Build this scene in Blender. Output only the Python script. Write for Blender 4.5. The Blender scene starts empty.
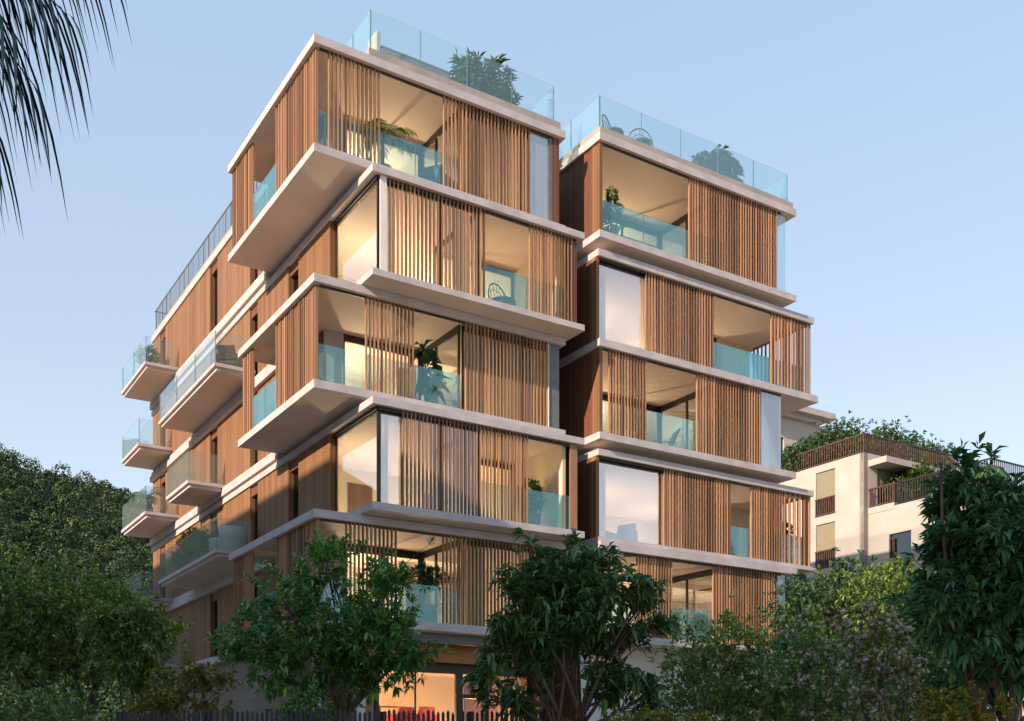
import bpy, math, random
import numpy as np
from mathutils import Vector, Matrix
random.seed(7); RNG = np.random.default_rng(11)
S = bpy.context.scene
COL = S.collection
PI = math.pi
F, YH, CX = 1056.75, 761.2, 512.0        # focal length in pixels, horizon row, centre column
CAMZ = 1.6
TH = 0.565                                # heading of the apartment house's street front
P0 = (-5.375, 28.7); GZ = 1.7             # its near corner, its ground level

def at(px, py, Y):
    return Vector(((px-CX)/F*Y, Y, CAMZ+(YH-py)/F*Y))

# ------------------------------------------------------------------ materials
def new_mat(name):
    m = bpy.data.materials.new(name); m.use_nodes = True
    nt = m.node_tree
    for n in list(nt.nodes): nt.nodes.remove(n)
    out = nt.nodes.new('ShaderNodeOutputMaterial')
    return m, nt, out
def nd(nt, typ, **kw):
    n = nt.nodes.new(typ)
    for k, v in kw.items():
        if k in ('op',): n.operation = v
        elif hasattr(n, k) and k not in n.inputs: setattr(n, k, v)
        else: n.inputs[k].default_value = v
    return n
def rgba(c): return (c[0], c[1], c[2], 1)
def ramp(nt, fac, stops):
    r = nt.nodes.new('ShaderNodeValToRGB')
    while len(r.color_ramp.elements) < len(stops): r.color_ramp.elements.new(.5)
    for e, (p, c) in zip(r.color_ramp.elements, stops): e.position = p; e.color = rgba(c)
    nt.links.new(fac, r.inputs['Fac']); return r.outputs['Color']
def mapped(nt, scale):
    tc = nt.nodes.new('ShaderNodeTexCoord'); mp = nt.nodes.new('ShaderNodeMapping')
    mp.inputs['Scale'].default_value = scale
    nt.links.new(tc.outputs['Object'], mp.inputs['Vector']); return mp.outputs['Vector']
def noise(nt, vec, scale=1, detail=4, rough=.55):
    n = nt.nodes.new('ShaderNodeTexNoise')
    n.inputs['Scale'].default_value = scale; n.inputs['Detail'].default_value = detail; n.inputs['Roughness'].default_value = rough
    nt.links.new(vec, n.inputs['Vector']); return n.outputs['Fac']

def m_surface(name, c1, c2, scale=(1,1,1), nscale=3, rough=.7, bump=.0, bscale=40, spec=.3, lo=.35, hi=.65):
    m, nt, out = new_mat(name)
    v = mapped(nt, scale)
    col = ramp(nt, noise(nt, v, nscale, 6), [(lo, c1), (hi, c2)])
    b = nt.nodes.new('ShaderNodeBsdfPrincipled')
    b.inputs['Roughness'].default_value = rough; b.inputs['Specular IOR Level'].default_value = spec
    nt.links.new(col, b.inputs['Base Color'])
    if bump:
        bp = nt.nodes.new('ShaderNodeBump'); bp.inputs['Strength'].default_value = bump; bp.inputs['Distance'].default_value = .02
        nt.links.new(noise(nt, v, bscale, 3), bp.inputs['Height']); nt.links.new(bp.outputs['Normal'], b.inputs['Normal'])
    nt.links.new(b.outputs['BSDF'], out.inputs['Surface'])
    return m

def m_boards(name, c1, c2, cgap, width=.14, axis='xy', rough=.6):
    """vertical timber boards: one tone per board, fine grain, dark joints"""
    m, nt, out = new_mat(name)
    tc = nt.nodes.new('ShaderNodeTexCoord'); sx = nt.nodes.new('ShaderNodeSeparateXYZ')
    nt.links.new(tc.outputs['Object'], sx.inputs['Vector'])
    ad = nd(nt, 'ShaderNodeMath', op='ADD'); nt.links.new(sx.outputs['X'], ad.inputs[0]); nt.links.new(sx.outputs['Y'], ad.inputs[1])
    dv = nd(nt, 'ShaderNodeMath', op='DIVIDE'); dv.inputs[1].default_value = width; nt.links.new(ad.outputs[0], dv.inputs[0])
    fl = nd(nt, 'ShaderNodeMath', op='FLOOR'); nt.links.new(dv.outputs[0], fl.inputs[0])
    fr = nd(nt, 'ShaderNodeMath', op='FRACT'); nt.links.new(dv.outputs[0], fr.inputs[0])
    wn = nt.nodes.new('ShaderNodeTexWhiteNoise'); wn.noise_dimensions = '1D'; nt.links.new(fl.outputs[0], wn.inputs['W'])
    mp = nt.nodes.new('ShaderNodeMapping'); mp.inputs['Scale'].default_value = (14, 14, .5); nt.links.new(tc.outputs['Object'], mp.inputs['Vector'])
    g = noise(nt, mp.outputs['Vector'], 2.2, 6, .65)
    mx = nd(nt, 'ShaderNodeMath', op='MULTIPLY_ADD'); mx.inputs[1].default_value = .55; nt.links.new(wn.outputs['Value'], mx.inputs[0])
    g2 = nd(nt, 'ShaderNodeMath', op='MULTIPLY'); g2.inputs[1].default_value = .5; nt.links.new(g, g2.inputs[0]); nt.links.new(g2.outputs[0], mx.inputs[2])
    col = ramp(nt, mx.outputs[0], [(.1, c1), (.9, c2)])
    gp = nd(nt, 'ShaderNodeMath', op='LESS_THAN'); gp.inputs[1].default_value = .1; nt.links.new(fr.outputs[0], gp.inputs[0])
    mix = nt.nodes.new('ShaderNodeMix'); mix.data_type = 'RGBA'
    nt.links.new(gp.outputs[0], mix.inputs['Factor']); nt.links.new(col, mix.inputs[6]); mix.inputs[7].default_value = rgba(cgap)
    b = nt.nodes.new('ShaderNodeBsdfPrincipled'); b.inputs['Roughness'].default_value = rough; b.inputs['Specular IOR Level'].default_value = .25
    nt.links.new(mix.outputs[2], b.inputs['Base Color'])
    nt.links.new(b.outputs['BSDF'], out.inputs['Surface'])
    return m

def m_slats(name, c1, c2):
    """each slat its own tone, with long vertical grain"""
    m, nt, out = new_mat(name)
    geo = nt.nodes.new('ShaderNodeNewGeometry')
    v = mapped(nt, (16, 16, .6)); g = noise(nt, v, 2, 5, .65)
    a = nd(nt, 'ShaderNodeMath', op='MULTIPLY_ADD'); a.inputs[1].default_value = .6
    nt.links.new(geo.outputs['Random Per Island'], a.inputs[0])
    g2 = nd(nt, 'ShaderNodeMath', op='MULTIPLY'); g2.inputs[1].default_value = .45; nt.links.new(g, g2.inputs[0]); nt.links.new(g2.outputs[0], a.inputs[2])
    col = ramp(nt, a.outputs[0], [(.1, c1), (.9, c2)])
    b = nt.nodes.new('ShaderNodeBsdfPrincipled'); b.inputs['Roughness'].default_value = .55; b.inputs['Specular IOR Level'].default_value = .25
    nt.links.new(col, b.inputs['Base Color']); nt.links.new(b.outputs['BSDF'], out.inputs['Surface'])
    return m

def m_glass(name, tint, base=.04, rim=.7, gcol=(.9,.95,1), milk=None, milk_f=0.):
    """thin pane: tinted see-through mixed with a mirror by viewing angle"""
    m, nt, out = new_mat(name)
    tr = nt.nodes.new('ShaderNodeBsdfTransparent'); tr.inputs['Color'].default_value = rgba(tint)
    body = tr.outputs[0]
    if milk:
        df = nt.nodes.new('ShaderNodeBsdfDiffuse'); df.inputs['Color'].default_value = rgba(milk)
        mm = nt.nodes.new('ShaderNodeMixShader'); mm.inputs[0].default_value = milk_f
        nt.links.new(body, mm.inputs[1]); nt.links.new(df.outputs[0], mm.inputs[2]); body = mm.outputs[0]
    gl = nt.nodes.new('ShaderNodeBsdfGlossy'); gl.inputs['Roughness'].default_value = .015; gl.inputs['Color'].default_value = rgba(gcol)
    lw = nt.nodes.new('ShaderNodeLayerWeight'); lw.inputs['Blend'].default_value = .25
    f = nd(nt, 'ShaderNodeMath', op='MULTIPLY_ADD'); f.inputs[1].default_value = rim; f.inputs[2].default_value = base; f.use_clamp = True
    nt.links.new(lw.outputs['Fresnel'], f.inputs[0])
    mx = nt.nodes.new('ShaderNodeMixShader'); nt.links.new(f.outputs[0], mx.inputs[0])
    nt.links.new(body, mx.inputs[1]); nt.links.new(gl.outputs[0], mx.inputs[2]); nt.links.new(mx.outputs[0], out.inputs['Surface'])
    return m

def m_leaf(name, stops, gloss=.22, trans=.35, nscale=.9):
    m, nt, out = new_mat(name)
    geo = nt.nodes.new('ShaderNodeNewGeometry')
    tc = nt.nodes.new('ShaderNodeTexCoord')
    n = noise(nt, tc.outputs['Object'], nscale, 2)
    a = nd(nt, 'ShaderNodeMath', op='MULTIPLY_ADD'); a.inputs[1].default_value = .55
    nt.links.new(geo.outputs['Random Per Island'], a.inputs[0])
    g2 = nd(nt, 'ShaderNodeMath', op='MULTIPLY'); g2.inputs[1].default_value = .5; nt.links.new(n, g2.inputs[0]); nt.links.new(g2.outputs[0], a.inputs[2])
    col = ramp(nt, a.outputs[0], stops)
    df = nt.nodes.new('ShaderNodeBsdfDiffuse'); tl = nt.nodes.new('ShaderNodeBsdfTranslucent'); gl = nt.nodes.new('ShaderNodeBsdfGlossy')
    gl.inputs['Roughness'].default_value = .38; gl.inputs['Color'].default_value = (.6,.7,.6,1)
    nt.links.new(col, df.inputs['Color']); nt.links.new(col, tl.inputs['Color'])
    m1 = nt.nodes.new('ShaderNodeMixShader'); m1.inputs[0].default_value = trans
    nt.links.new(df.outputs[0], m1.inputs[1]); nt.links.new(tl.outputs[0], m1.inputs[2])
    lw = nt.nodes.new('ShaderNodeLayerWeight'); lw.inputs['Blend'].default_value = .3
    f = nd(nt, 'ShaderNodeMath', op='MULTIPLY'); f.inputs[1].default_value = gloss; nt.links.new(lw.outputs['Fresnel'], f.inputs[0])
    m2 = nt.nodes.new('ShaderNodeMixShader'); nt.links.new(f.outputs[0], m2.inputs[0])
    nt.links.new(m1.outputs[0], m2.inputs[1]); nt.links.new(gl.outputs[0], m2.inputs[2]); nt.links.new(m2.outputs[0], out.inputs['Surface'])
    return m

def m_emit(name, c, s):
    m, nt, out = new_mat(name)
    e = nt.nodes.new('ShaderNodeEmission'); e.inputs['Color'].default_value = rgba(c); e.inputs['Strength'].default_value = s
    nt.links.new(e.outputs[0], out.inputs['Surface']); return m

def m_stone(name, c1, c2, cj):
    m, nt, out = new_mat(name)
    tc = nt.nodes.new('ShaderNodeTexCoord'); sx = nt.nodes.new('ShaderNodeSeparateXYZ'); nt.links.new(tc.outputs['Object'], sx.inputs[0])
    ad = nd(nt, 'ShaderNodeMath', op='ADD'); nt.links.new(sx.outputs['X'], ad.inputs[0]); nt.links.new(sx.outputs['Y'], ad.inputs[1])
    cb = nt.nodes.new('ShaderNodeCombineXYZ'); nt.links.new(ad.outputs[0], cb.inputs['X']); nt.links.new(sx.outputs['Z'], cb.inputs['Y'])
    br = nt.nodes.new('ShaderNodeTexBrick'); br.inputs['Scale'].default_value = 1; br.inputs['Brick Width'].default_value = .9; br.inputs['Row Height'].default_value = .42
    br.inputs['Mortar Size'].default_value = .008; br.inputs['Color1'].default_value = rgba(c1); br.inputs['Color2'].default_value = rgba(c2); br.inputs['Mortar'].default_value = rgba(cj)
    nt.links.new(cb.outputs[0], br.inputs['Vector'])
    b = nt.nodes.new('ShaderNodeBsdfPrincipled'); b.inputs['Roughness'].default_value = .8
    nt.links.new(br.outputs['Color'], b.inputs['Base Color']); nt.links.new(b.outputs[0], out.inputs['Surface']); return m

M = {}
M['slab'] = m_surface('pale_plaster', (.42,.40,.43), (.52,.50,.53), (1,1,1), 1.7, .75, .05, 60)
M['soffit'] = m_surface('bounce_tinted_soffit', (.80,.66,.55), (.86,.72,.60), (1,1,1), .5, .8)  # slab undersides lightened and warmed in colour to stand for bounced light
M['ceiling'] = m_surface('cream_ceiling_plaster', (.60,.52,.42), (.66,.58,.47), (1,1,1), 1.1, .8)
M['wall_in'] = m_surface('cream_room_plaster', (.62,.52,.38), (.68,.58,.43), (1,1,1), .8, .85)
M['kerb'] = m_surface('grey_roof_edge', (.30,.28,.28), (.38,.36,.35), (1,1,1), 1.5, .8)
M['slat'] = m_slats('timber_slats', (.10,.056,.034), (.47,.268,.158))
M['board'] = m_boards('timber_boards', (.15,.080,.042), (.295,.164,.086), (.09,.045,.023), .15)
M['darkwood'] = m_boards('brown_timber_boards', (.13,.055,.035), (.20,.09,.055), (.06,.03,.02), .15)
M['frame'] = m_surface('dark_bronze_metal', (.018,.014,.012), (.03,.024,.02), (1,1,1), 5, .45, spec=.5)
M['greymetal'] = m_surface('grey_blue_metal', (.11,.125,.14), (.15,.165,.18), (1,1,1), 5, .4, spec=.5)
M['rail'] = m_glass('teal_balustrade_glass', (.80,.93,.95), .08, .75, (.72,.97,1), (.30,.66,.67), .15)
M['railclear'] = m_glass('clear_balustrade_glass', (.93,.98,.99), .04, .45, (.85,.97,1), (.62,.78,.84), .07)
M['roofrail'] = m_glass('clear_roof_glass', (.95,.99,1.0), .03, .35, (.85,.97,1), (.50,.80,.88), .08)
M['joint'] = m_surface('teal_glass_edge', (.10,.24,.28), (.13,.28,.32), (1,1,1), 3, .2, spec=.6)
M['pane'] = m_glass('window_glass', (.95,.96,.95), .035, .65)
M['coated'] = m_glass('coated_window_glass', (.93,.95,.95), .38, .9, (1,1,1), (.80,.80,.79), .16)
M['dpane'] = m_glass('dark_window_glass', (.35,.33,.30), .10, .9)
M['stone'] = m_stone('grey_stone_cladding', (.20,.17,.15), (.26,.22,.195), (.10,.09,.085))
M['render'] = m_surface('white_render', (.60,.60,.60), (.68,.68,.67), (1,1,1), 1, .85)
M['orangewood'] = m_surface('varnished_soffit_timber', (.36,.15,.05), (.50,.23,.08), (.6,.6,9), 3, .45)
M['cream'] = m_surface('cream_house_render', (.40,.372,.352), (.455,.425,.405), (1,1,1), .6, .85)
M['brownrail'] = m_surface('brown_painted_railing', (.06,.036,.028), (.11,.066,.05), (1,1,1), 4, .55)
M['blind'] = m_surface('olive_roller_blind', (.20,.19,.13), (.25,.24,.17), (1,1,30), 2, .8)
M['floor'] = m_surface('terrace_floor_tiles', (.38,.34,.30), (.46,.42,.37), (1,1,1), 2, .6)
M['bark'] = m_surface('grey_brown_bark', (.055,.04,.03), (.13,.10,.08), (5,5,1.2), 5, .9, .6, 12)
M['fence'] = m_surface('weathered_dark_paint', (.030,.033,.040), (.065,.068,.08), (8,8,1), 3, .75)
M['pot'] = m_surface('grey_planter_concrete', (.24,.24,.25), (.34,.34,.35), (1,1,1), 4, .8)
M['whitepot'] = m_surface('pale_planter', (.5,.49,.48), (.6,.59,.57), (1,1,1), 4, .7)
M['fabric'] = m_surface('grey_outdoor_fabric', (.20,.22,.24), (.27,.29,.31), (1,1,1), 30, .9)
M['fabric2'] = m_surface('teal_grey_outdoor_fabric', (.10,.15,.18), (.15,.21,.24), (1,1,1), 30, .9)
M['white'] = m_surface('white_enamel', (.68,.68,.68), (.76,.76,.75), (1,1,1), 4, .5)
M['red'] = m_surface('red_upholstery', (.50,.02,.015), (.62,.035,.025), (1,1,1), 20, .8)
M['globe'] = m_emit('lit_globe', (1,.78,.48), 9)
M['ground'] = m_surface('garden_ground', (.30,.25,.19), (.42,.36,.28), (1,1,1), .35, .95, .5, 8)
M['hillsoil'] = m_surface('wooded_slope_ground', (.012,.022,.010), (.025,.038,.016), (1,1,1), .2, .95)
M['leaf_a'] = m_leaf('glossy_green_leaves', [(.1,(0.033,0.124,0.033)), (.5,(0.083,0.236,0.051)), (.72,(0.208,0.413,0.083)), (.95,(0.551,0.624,0.138))])
M['leaf_b'] = m_leaf('deep_green_long_leaves', [(.1,(0.029,0.078,0.031)), (.5,(0.072,0.163,0.055)), (.78,(0.150,0.260,0.072)), (.97,(0.468,0.442,0.091))])
M['leaf_c'] = m_leaf('dark_shade_leaves', [(.1,(0.025,0.073,0.040)), (.6,(0.058,0.172,0.073)), (.95,(0.163,0.304,0.099))], .12, .2)
M['leaf_g'] = m_leaf('fresh_green_leaves', [(.1,(.03,.07,.02)), (.5,(.07,.14,.03)), (.95,(.16,.22,.05))])
M['leaf_d'] = m_leaf('olive_small_leaves', [(.1,(0.054,0.122,0.034)), (.5,(0.136,0.256,0.054)), (.75,(0.374,0.443,0.086)), (.97,(0.800,0.800,0.152))])
M['leaf_e'] = m_leaf('yellow_green_leaves', [(.1,(0.078,0.094,0.018)), (.5,(0.218,0.218,0.031)), (.95,(0.562,0.437,0.070))])
M['leaf_f'] = m_leaf('blue_green_feathery_leaves', [(.1,(0.038,0.087,0.044)), (.5,(0.081,0.176,0.081)), (.95,(0.216,0.324,0.135))])
M['petal'] = m_leaf('pink_blossom', [(.1,(.70,.48,.55)), (.5,(.86,.68,.72)), (.95,(.92,.84,.84))], .05, .5)
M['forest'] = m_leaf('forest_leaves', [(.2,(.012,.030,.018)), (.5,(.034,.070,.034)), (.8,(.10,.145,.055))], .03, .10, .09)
M['palm'] = m_leaf('dark_palm_leaf', [(.1,(.006,.014,.013)), (.9,(.014,.03,.026))], .25, .15)
M['core'] = m_surface('crown_shade', (.006,.012,.005), (.010,.018,.008), (1,1,1), 1, 1)
def m_curtain():
    m, nt, out = new_mat('sheer_linen'); d = nt.nodes.new('ShaderNodeBsdfDiffuse'); t = nt.nodes.new('ShaderNodeBsdfTranslucent'); x = nt.nodes.new('ShaderNodeMixShader'); x.inputs[0].default_value = .5
    c = ramp(nt, noise(nt, mapped(nt, (1,1,.2)), 9, 3), [(.3,(.66,.62,.55)), (.7,(.78,.75,.69))]); nt.links.new(c, d.inputs[0]); nt.links.new(c, t.inputs[0])
    nt.links.new(d.outputs[0], x.inputs[1]); nt.links.new(t.outputs[0], x.inputs[2]); nt.links.new(x.outputs[0], out.inputs[0]); return m
M['curtain'] = m_curtain()
M['pots_soil'] = m_surface('dark_soil', (.02,.014,.010), (.035,.025,.018), (1,1,1), 12, 1)

# ------------------------------------------------------------------ mesh helpers
class MB:
    def __init__(self): self.v, self.f, self.m = [], [], []
    def add(self, vs, fs, mi=0):
        o = len(self.v); self.v += [tuple(p) for p in vs]
        self.f += [tuple(i+o for i in f) for f in fs]; self.m += [mi]*len(fs); return self
    def box(self, x0, x1, y0, y1, z0, z1, mi=0):
        return self.add([(x0,y0,z0),(x1,y0,z0),(x1,y1,z0),(x0,y1,z0),(x0,y0,z1),(x1,y0,z1),(x1,y1,z1),(x0,y1,z1)],
            [(0,3,2,1),(4,5,6,7),(0,1,5,4),(1,2,6,5),(2,3,7,6),(3,0,4,7)], mi)
    def bev(self, x0, x1, y0, y1, z0, z1, r=.04, mi=0):
        """box with rounded-off vertical and top edges (cushions, pots)"""
        ring = lambda i, z: [(x0+i+r,y0+i,z),(x1-i-r,y0+i,z),(x1-i,y0+i+r,z),(x1-i,y1-i-r,z),(x1-i-r,y1-i,z),(x0+i+r,y1-i,z),(x0+i,y1-i-r,z),(x0+i,y0+i+r,z)]
        vs = ring(r*.5, z0)+ring(0, z0+r)+ring(0, z1-r)+ring(r*.6, z1)
        fs = [tuple(range(7,-1,-1)), tuple(range(24,32))]
        for k in range(3):
            for i in range(8): j = (i+1) % 8; fs.append((k*8+i, k*8+j, k*8+8+j, k*8+8+i))
        return self.add(vs, fs, mi)
    def tube(self, pts, radii, n=7, mi=0):
        pts = [Vector(p) for p in pts]
        if not hasattr(radii, '__len__'): radii = [radii]*len(pts)
        vs, fs = [], []
        for i, p in enumerate(pts):
            d = (pts[min(i+1, len(pts)-1)]-pts[max(i-1, 0)]).normalized()
            a = d.cross(Vector((0,0,1)) if abs(d.z) < .9 else Vector((1,0,0))).normalized(); b = d.cross(a)
            for k in range(n):
                t = 2*PI*k/n; vs.append(p+(a*math.cos(t)+b*math.sin(t))*radii[i])
        for i in range(len(pts)-1):
            for k in range(n): j = (k+1) % n; fs.append((i*n+k, i*n+j, i*n+n+j, i*n+n+k))
        fs.append(tuple(range(n-1,-1,-1))); fs.append(tuple(range((len(pts)-1)*n, len(pts)*n)))
        return self.add(vs, fs, mi)
    def lathe(self, prof, c=(0,0,0), n=18, mi=0):
        vs, fs = [], []
        for r, z in prof:
            for k in range(n): t = 2*PI*k/n; vs.append((c[0]+r*math.cos(t), c[1]+r*math.sin(t), c[2]+z))
        for i in range(len(prof)-1):
            for k in range(n): j = (k+1) % n; fs.append((i*n+k, i*n+j, i*n+n+j, i*n+n+k))
        return self.add(vs, fs, mi)
    def build(self, name, mats, parent=None, smooth=False):
        me = bpy.data.meshes.new(name); me.from_pydata(self.v, [], self.f)
        for m in (mats if isinstance(mats, (list, tuple)) else [mats]): me.materials.append(m)
        me.polygons.foreach_set('material_index', self.m)
        if smooth: me.polygons.foreach_set('use_smooth', [True]*len(self.f))
        me.update()
        o = bpy.data.objects.new(name, me); COL.objects.link(o); o.parent = parent
        return o

def np_mesh(name, V, T, mats, parent=None, mi=None):
    me = bpy.data.meshes.new(name); V = np.asarray(V, dtype=np.float32); T = np.asarray(T, dtype=np.int32)
    me.vertices.add(len(V)); me.vertices.foreach_set('co', V.ravel())
    k = T.shape[1]; me.loops.add(T.size); me.loops.foreach_set('vertex_index', T.ravel())
    me.polygons.add(len(T)); me.polygons.foreach_set('loop_start', np.arange(0, T.size, k, dtype=np.int32))
    for m in (mats if isinstance(mats, (list, tuple)) else [mats]): me.materials.append(m)
    if mi is not None: me.polygons.foreach_set('material_index', np.asarray(mi, dtype=np.int32))
    me.update(calc_edges=True); me.validate()
    o = bpy.data.objects.new(name, me); COL.objects.link(o); o.parent = parent
    return o

def tag(o, label, cat, group=None):
    o['label'] = label; o['category'] = cat
    if group: o['group'] = group
    return o
def thing(name, label, cat, loc=(0,0,0), rz=0, group=None):
    o = bpy.data.objects.new(name, None); COL.objects.link(o)
    o.location = loc; o.rotation_euler = (0,0,rz); o.empty_display_size = .3
    return tag(o, label, cat, group)
def struct(o): o['kind'] = 'structure'; return o
def dup(root, loc, rz=None, label=None):
    r = root.copy(); COL.objects.link(r); r.location = loc
    if rz is not None: r.rotation_euler = (0,0,rz)
    if label: r['label'] = label
    for ch in list(root.children):
        c = ch.copy(); COL.objects.link(c); c.parent = r
        for g in list(ch.children): d = g.copy(); COL.objects.link(d); d.parent = c
    return r

# ------------------------------------------------------------------ leaves
def unit(A): return A/np.maximum(np.linalg.norm(A, axis=1, keepdims=True), 1e-6)
def leaves(P, D, L, W, fold=.18, droop=.12, fine=False):
    """one folded pointed leaf per row: base point, axis, length, width"""
    n = len(P); D = unit(D)
    U = np.tile([0,0,1.], (n,1)); s = unit(np.cross(D, U)+RNG.normal(0,.25,(n,3))); s = unit(s-D*(s*D).sum(1, keepdims=True)); N = np.cross(s, D)
    N *= np.sign(N[:,2:3]+1e-9); L = np.asarray(L).reshape(-1,1)*np.ones((n,1)); W = np.asarray(W).reshape(-1,1)*np.ones((n,1))
    mid = P+D*L*.5-np.array([0,0,1.])*L*droop*.3; tip = P+D*L-np.array([0,0,1.])*L*droop*1.4
    l = P+D*L*.45+s*W*.5+N*W*fold; r = P+D*L*.45-s*W*.5+N*W*fold
    if fine:
        V = np.stack([P,l,tip,r], 1).reshape(-1,3); b = np.arange(n)[:,None]*4
        T = np.concatenate([b+[0,3,2], b+[0,2,1]])
    else:
        V = np.stack([P,l,tip,r,mid], 1).reshape(-1,3); b = np.arange(n)[:,None]*5
        T = np.concatenate([b+[0,3,4], b+[0,4,1], b+[3,2,4], b+[4,2,1]])
    return V, T
def whorls(tips, axes, k, L, W, spread=1.0, **kw):
    n = len(tips); A = unit(axes)
    R = RNG.normal(0,1,(n,k,3)); A3 = A[:,None,:]
    R = R-A3*(R*A3).sum(2, keepdims=True); R /= np.linalg.norm(R, axis=2, keepdims=True)+1e-6
    w = spread*RNG.uniform(.55,1.5,(n,k,1))
    D = (A3+R*w).reshape(-1,3)
    back = RNG.uniform(-.1,.45,(n,k,1))
    P = (tips[:,None,:]-A3*L*back+R*.02*L).reshape(-1,3)
    sc = RNG.uniform(.65,1.2,n*k)
    return leaves(P, D, L*sc, W*sc, **kw)
def blob_tips(blobs, n, inner=.5, clump=0):
    B = np.array(blobs, dtype=float); vol = B[:,3]*B[:,4]*B[:,5]; vol = vol**.75
    m = max(len(B)*2, n//clump) if clump else n
    idx = RNG.choice(len(B), m, p=vol/vol.sum()); d = unit(RNG.normal(0,1,(m,3)))
    r = RNG.uniform(inner,1.,(m,1))**.6*RNG.uniform(.88,1.18,(m,1))
    P = B[idx,:3]+d*r*B[idx,3:6]
    A = unit(d+np.array([0,0,.45])+RNG.normal(0,.3,(m,3)))
    if clump:                                  # tips gather in sprays, leaving holes between them
        j = RNG.choice(m, n); sz = (B[idx[j],3:6].mean(1)*.30)[:,None]
        P = P[j]+RNG.normal(0,1,(n,3))*sz*np.array([1,1,.75]); A = unit(A[j]+RNG.normal(0,.5,(n,3))); idx = idx[j]
    return P, A, idx
def curve_pts(a, b, bow, n=6):
    a, b = Vector(a), Vector(b); L = (b-a).length
    off = Vector((random.uniform(-1,1), random.uniform(-1,1), random.uniform(-.2,.3)))*bow*L
    return [a.lerp(b, t/(n-1))+off*math.sin(PI*t/(n-1)) for t in range(n)]
def make_tree(name, label, cat, base, blobs, ntips, k, L, W, mat, stems, spread=1.0, inner=.5, group=None,
              twigs=10, r0=.07, fine=False, droop=.12, accent=None, barkm=None, fork=.35):
    base = Vector(base); root = thing(name, label, cat, base, 0, group)
    bl = [tuple(Vector(b[:3])-base)+tuple(b[3:]) for b in blobs]
    P, A, idx = blob_tips(bl, ntips, inner, 11)
    V, T = whorls(P, A, k, L, W, spread, fine=fine, droop=droop)
    mats, mi = [mat], np.zeros(len(T))
    if accent:                                         # flowers mixed in at some of the tips
        am, frac, al, aw, ak = accent
        sel = RNG.random(len(P)) < frac
        V2, T2 = whorls(P[sel]+A[sel]*al*.6, A[sel], ak, al, aw, 1.3, fine=True, droop=0)
        T = np.concatenate([T, T2+len(V)]) if T.shape[1] == T2.shape[1] else T
        V = np.concatenate([V, V2]); mats.append(am); mi = np.concatenate([mi, np.ones(len(T2))])
    mb = MB()
    for s in range(stems):
        st = Vector((random.uniform(-1,1), random.uniform(-1,1), 0))*r0*(2.2 if stems > 1 else .2)
        st.z = -.15
        mine = [b for i, b in enumerate(bl) if i % stems == s]
        if not mine: continue
        c = sum((Vector(b[:3]) for b in mine), Vector())/len(mine)
        jn = st.lerp(c, fork)+Vector((random.uniform(-.1,.1), random.uniform(-.1,.1), 0))
        rr = r0*random.uniform(.8,1.15)
        mb.tube(curve_pts(st, jn, .06), [rr*(1.25-.55*i/5) for i in range(6)], 8)
        for b in mine:
            bc = Vector(b[:3]); mb.tube(curve_pts(jn, bc, .09), [rr*.72*(1-.62*i/5) for i in range(6)], 6)
            ids = [i for i in range(len(P)) if bl[idx[i]] is b or bl[idx[i]] == b][:twigs]
            for i in ids:
                q = jn.lerp(bc, random.uniform(.45,1.)); mb.tube(curve_pts(q, P[i], .1, 4), [rr*.24, rr*.17, rr*.12, rr*.06], 5)
    mb.build('trunk', barkm or M['bark'], root, True)
    np_mesh('crown', V, T, mats, root, mi)
    return root

# ------------------------------------------------------------------ ground, hill, forest
def gz(x, y):
    t = min(max((y-5)/14., 0), 1); return 1.55*t*t*(3-2*t)
def make_ground():
    xs = sorted(set([-900,-500,-300,-160]+list(range(-100,101,4))+[160,300,500,900])); ys = sorted(set([-600,-250,-100,-40]+list(range(-20,80,3))+[90,120,180,300,500,900,1400]))
    V = [(x,y,gz(x,y)) for y in ys for x in xs]; n = len(xs)
    Fc = [(j*n+i, j*n+i+1, j*n+n+i+1, j*n+n+i) for j in range(len(ys)-1) for i in range(n-1)]
    mb = MB(); mb.add(V, Fc); struct(mb.build('ground', M['ground'], None, True))
make_ground()
HK = 3.0
RX = [-190,-120,-94,-67.8,-59.9,-52.2,-48,-42,-36,-28,-16]; RZ = [66,54,50,41.2,38.0,34.6,32.4,29.2,25.6,18,6]
def hill_z(X, Yd):
    x, y = X/HK, Yd/HK
    h = float(np.interp(x*140/y if y > 140 else x+(140-y)*.16, RX, RZ))
    t = min(max((y-62)/78., 0), 1.)-max(y-143, 0)*.006
    return 1.2+HK*(h*(t**.85)+1.0*math.sin(x*.21+y*.13)*t)
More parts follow.
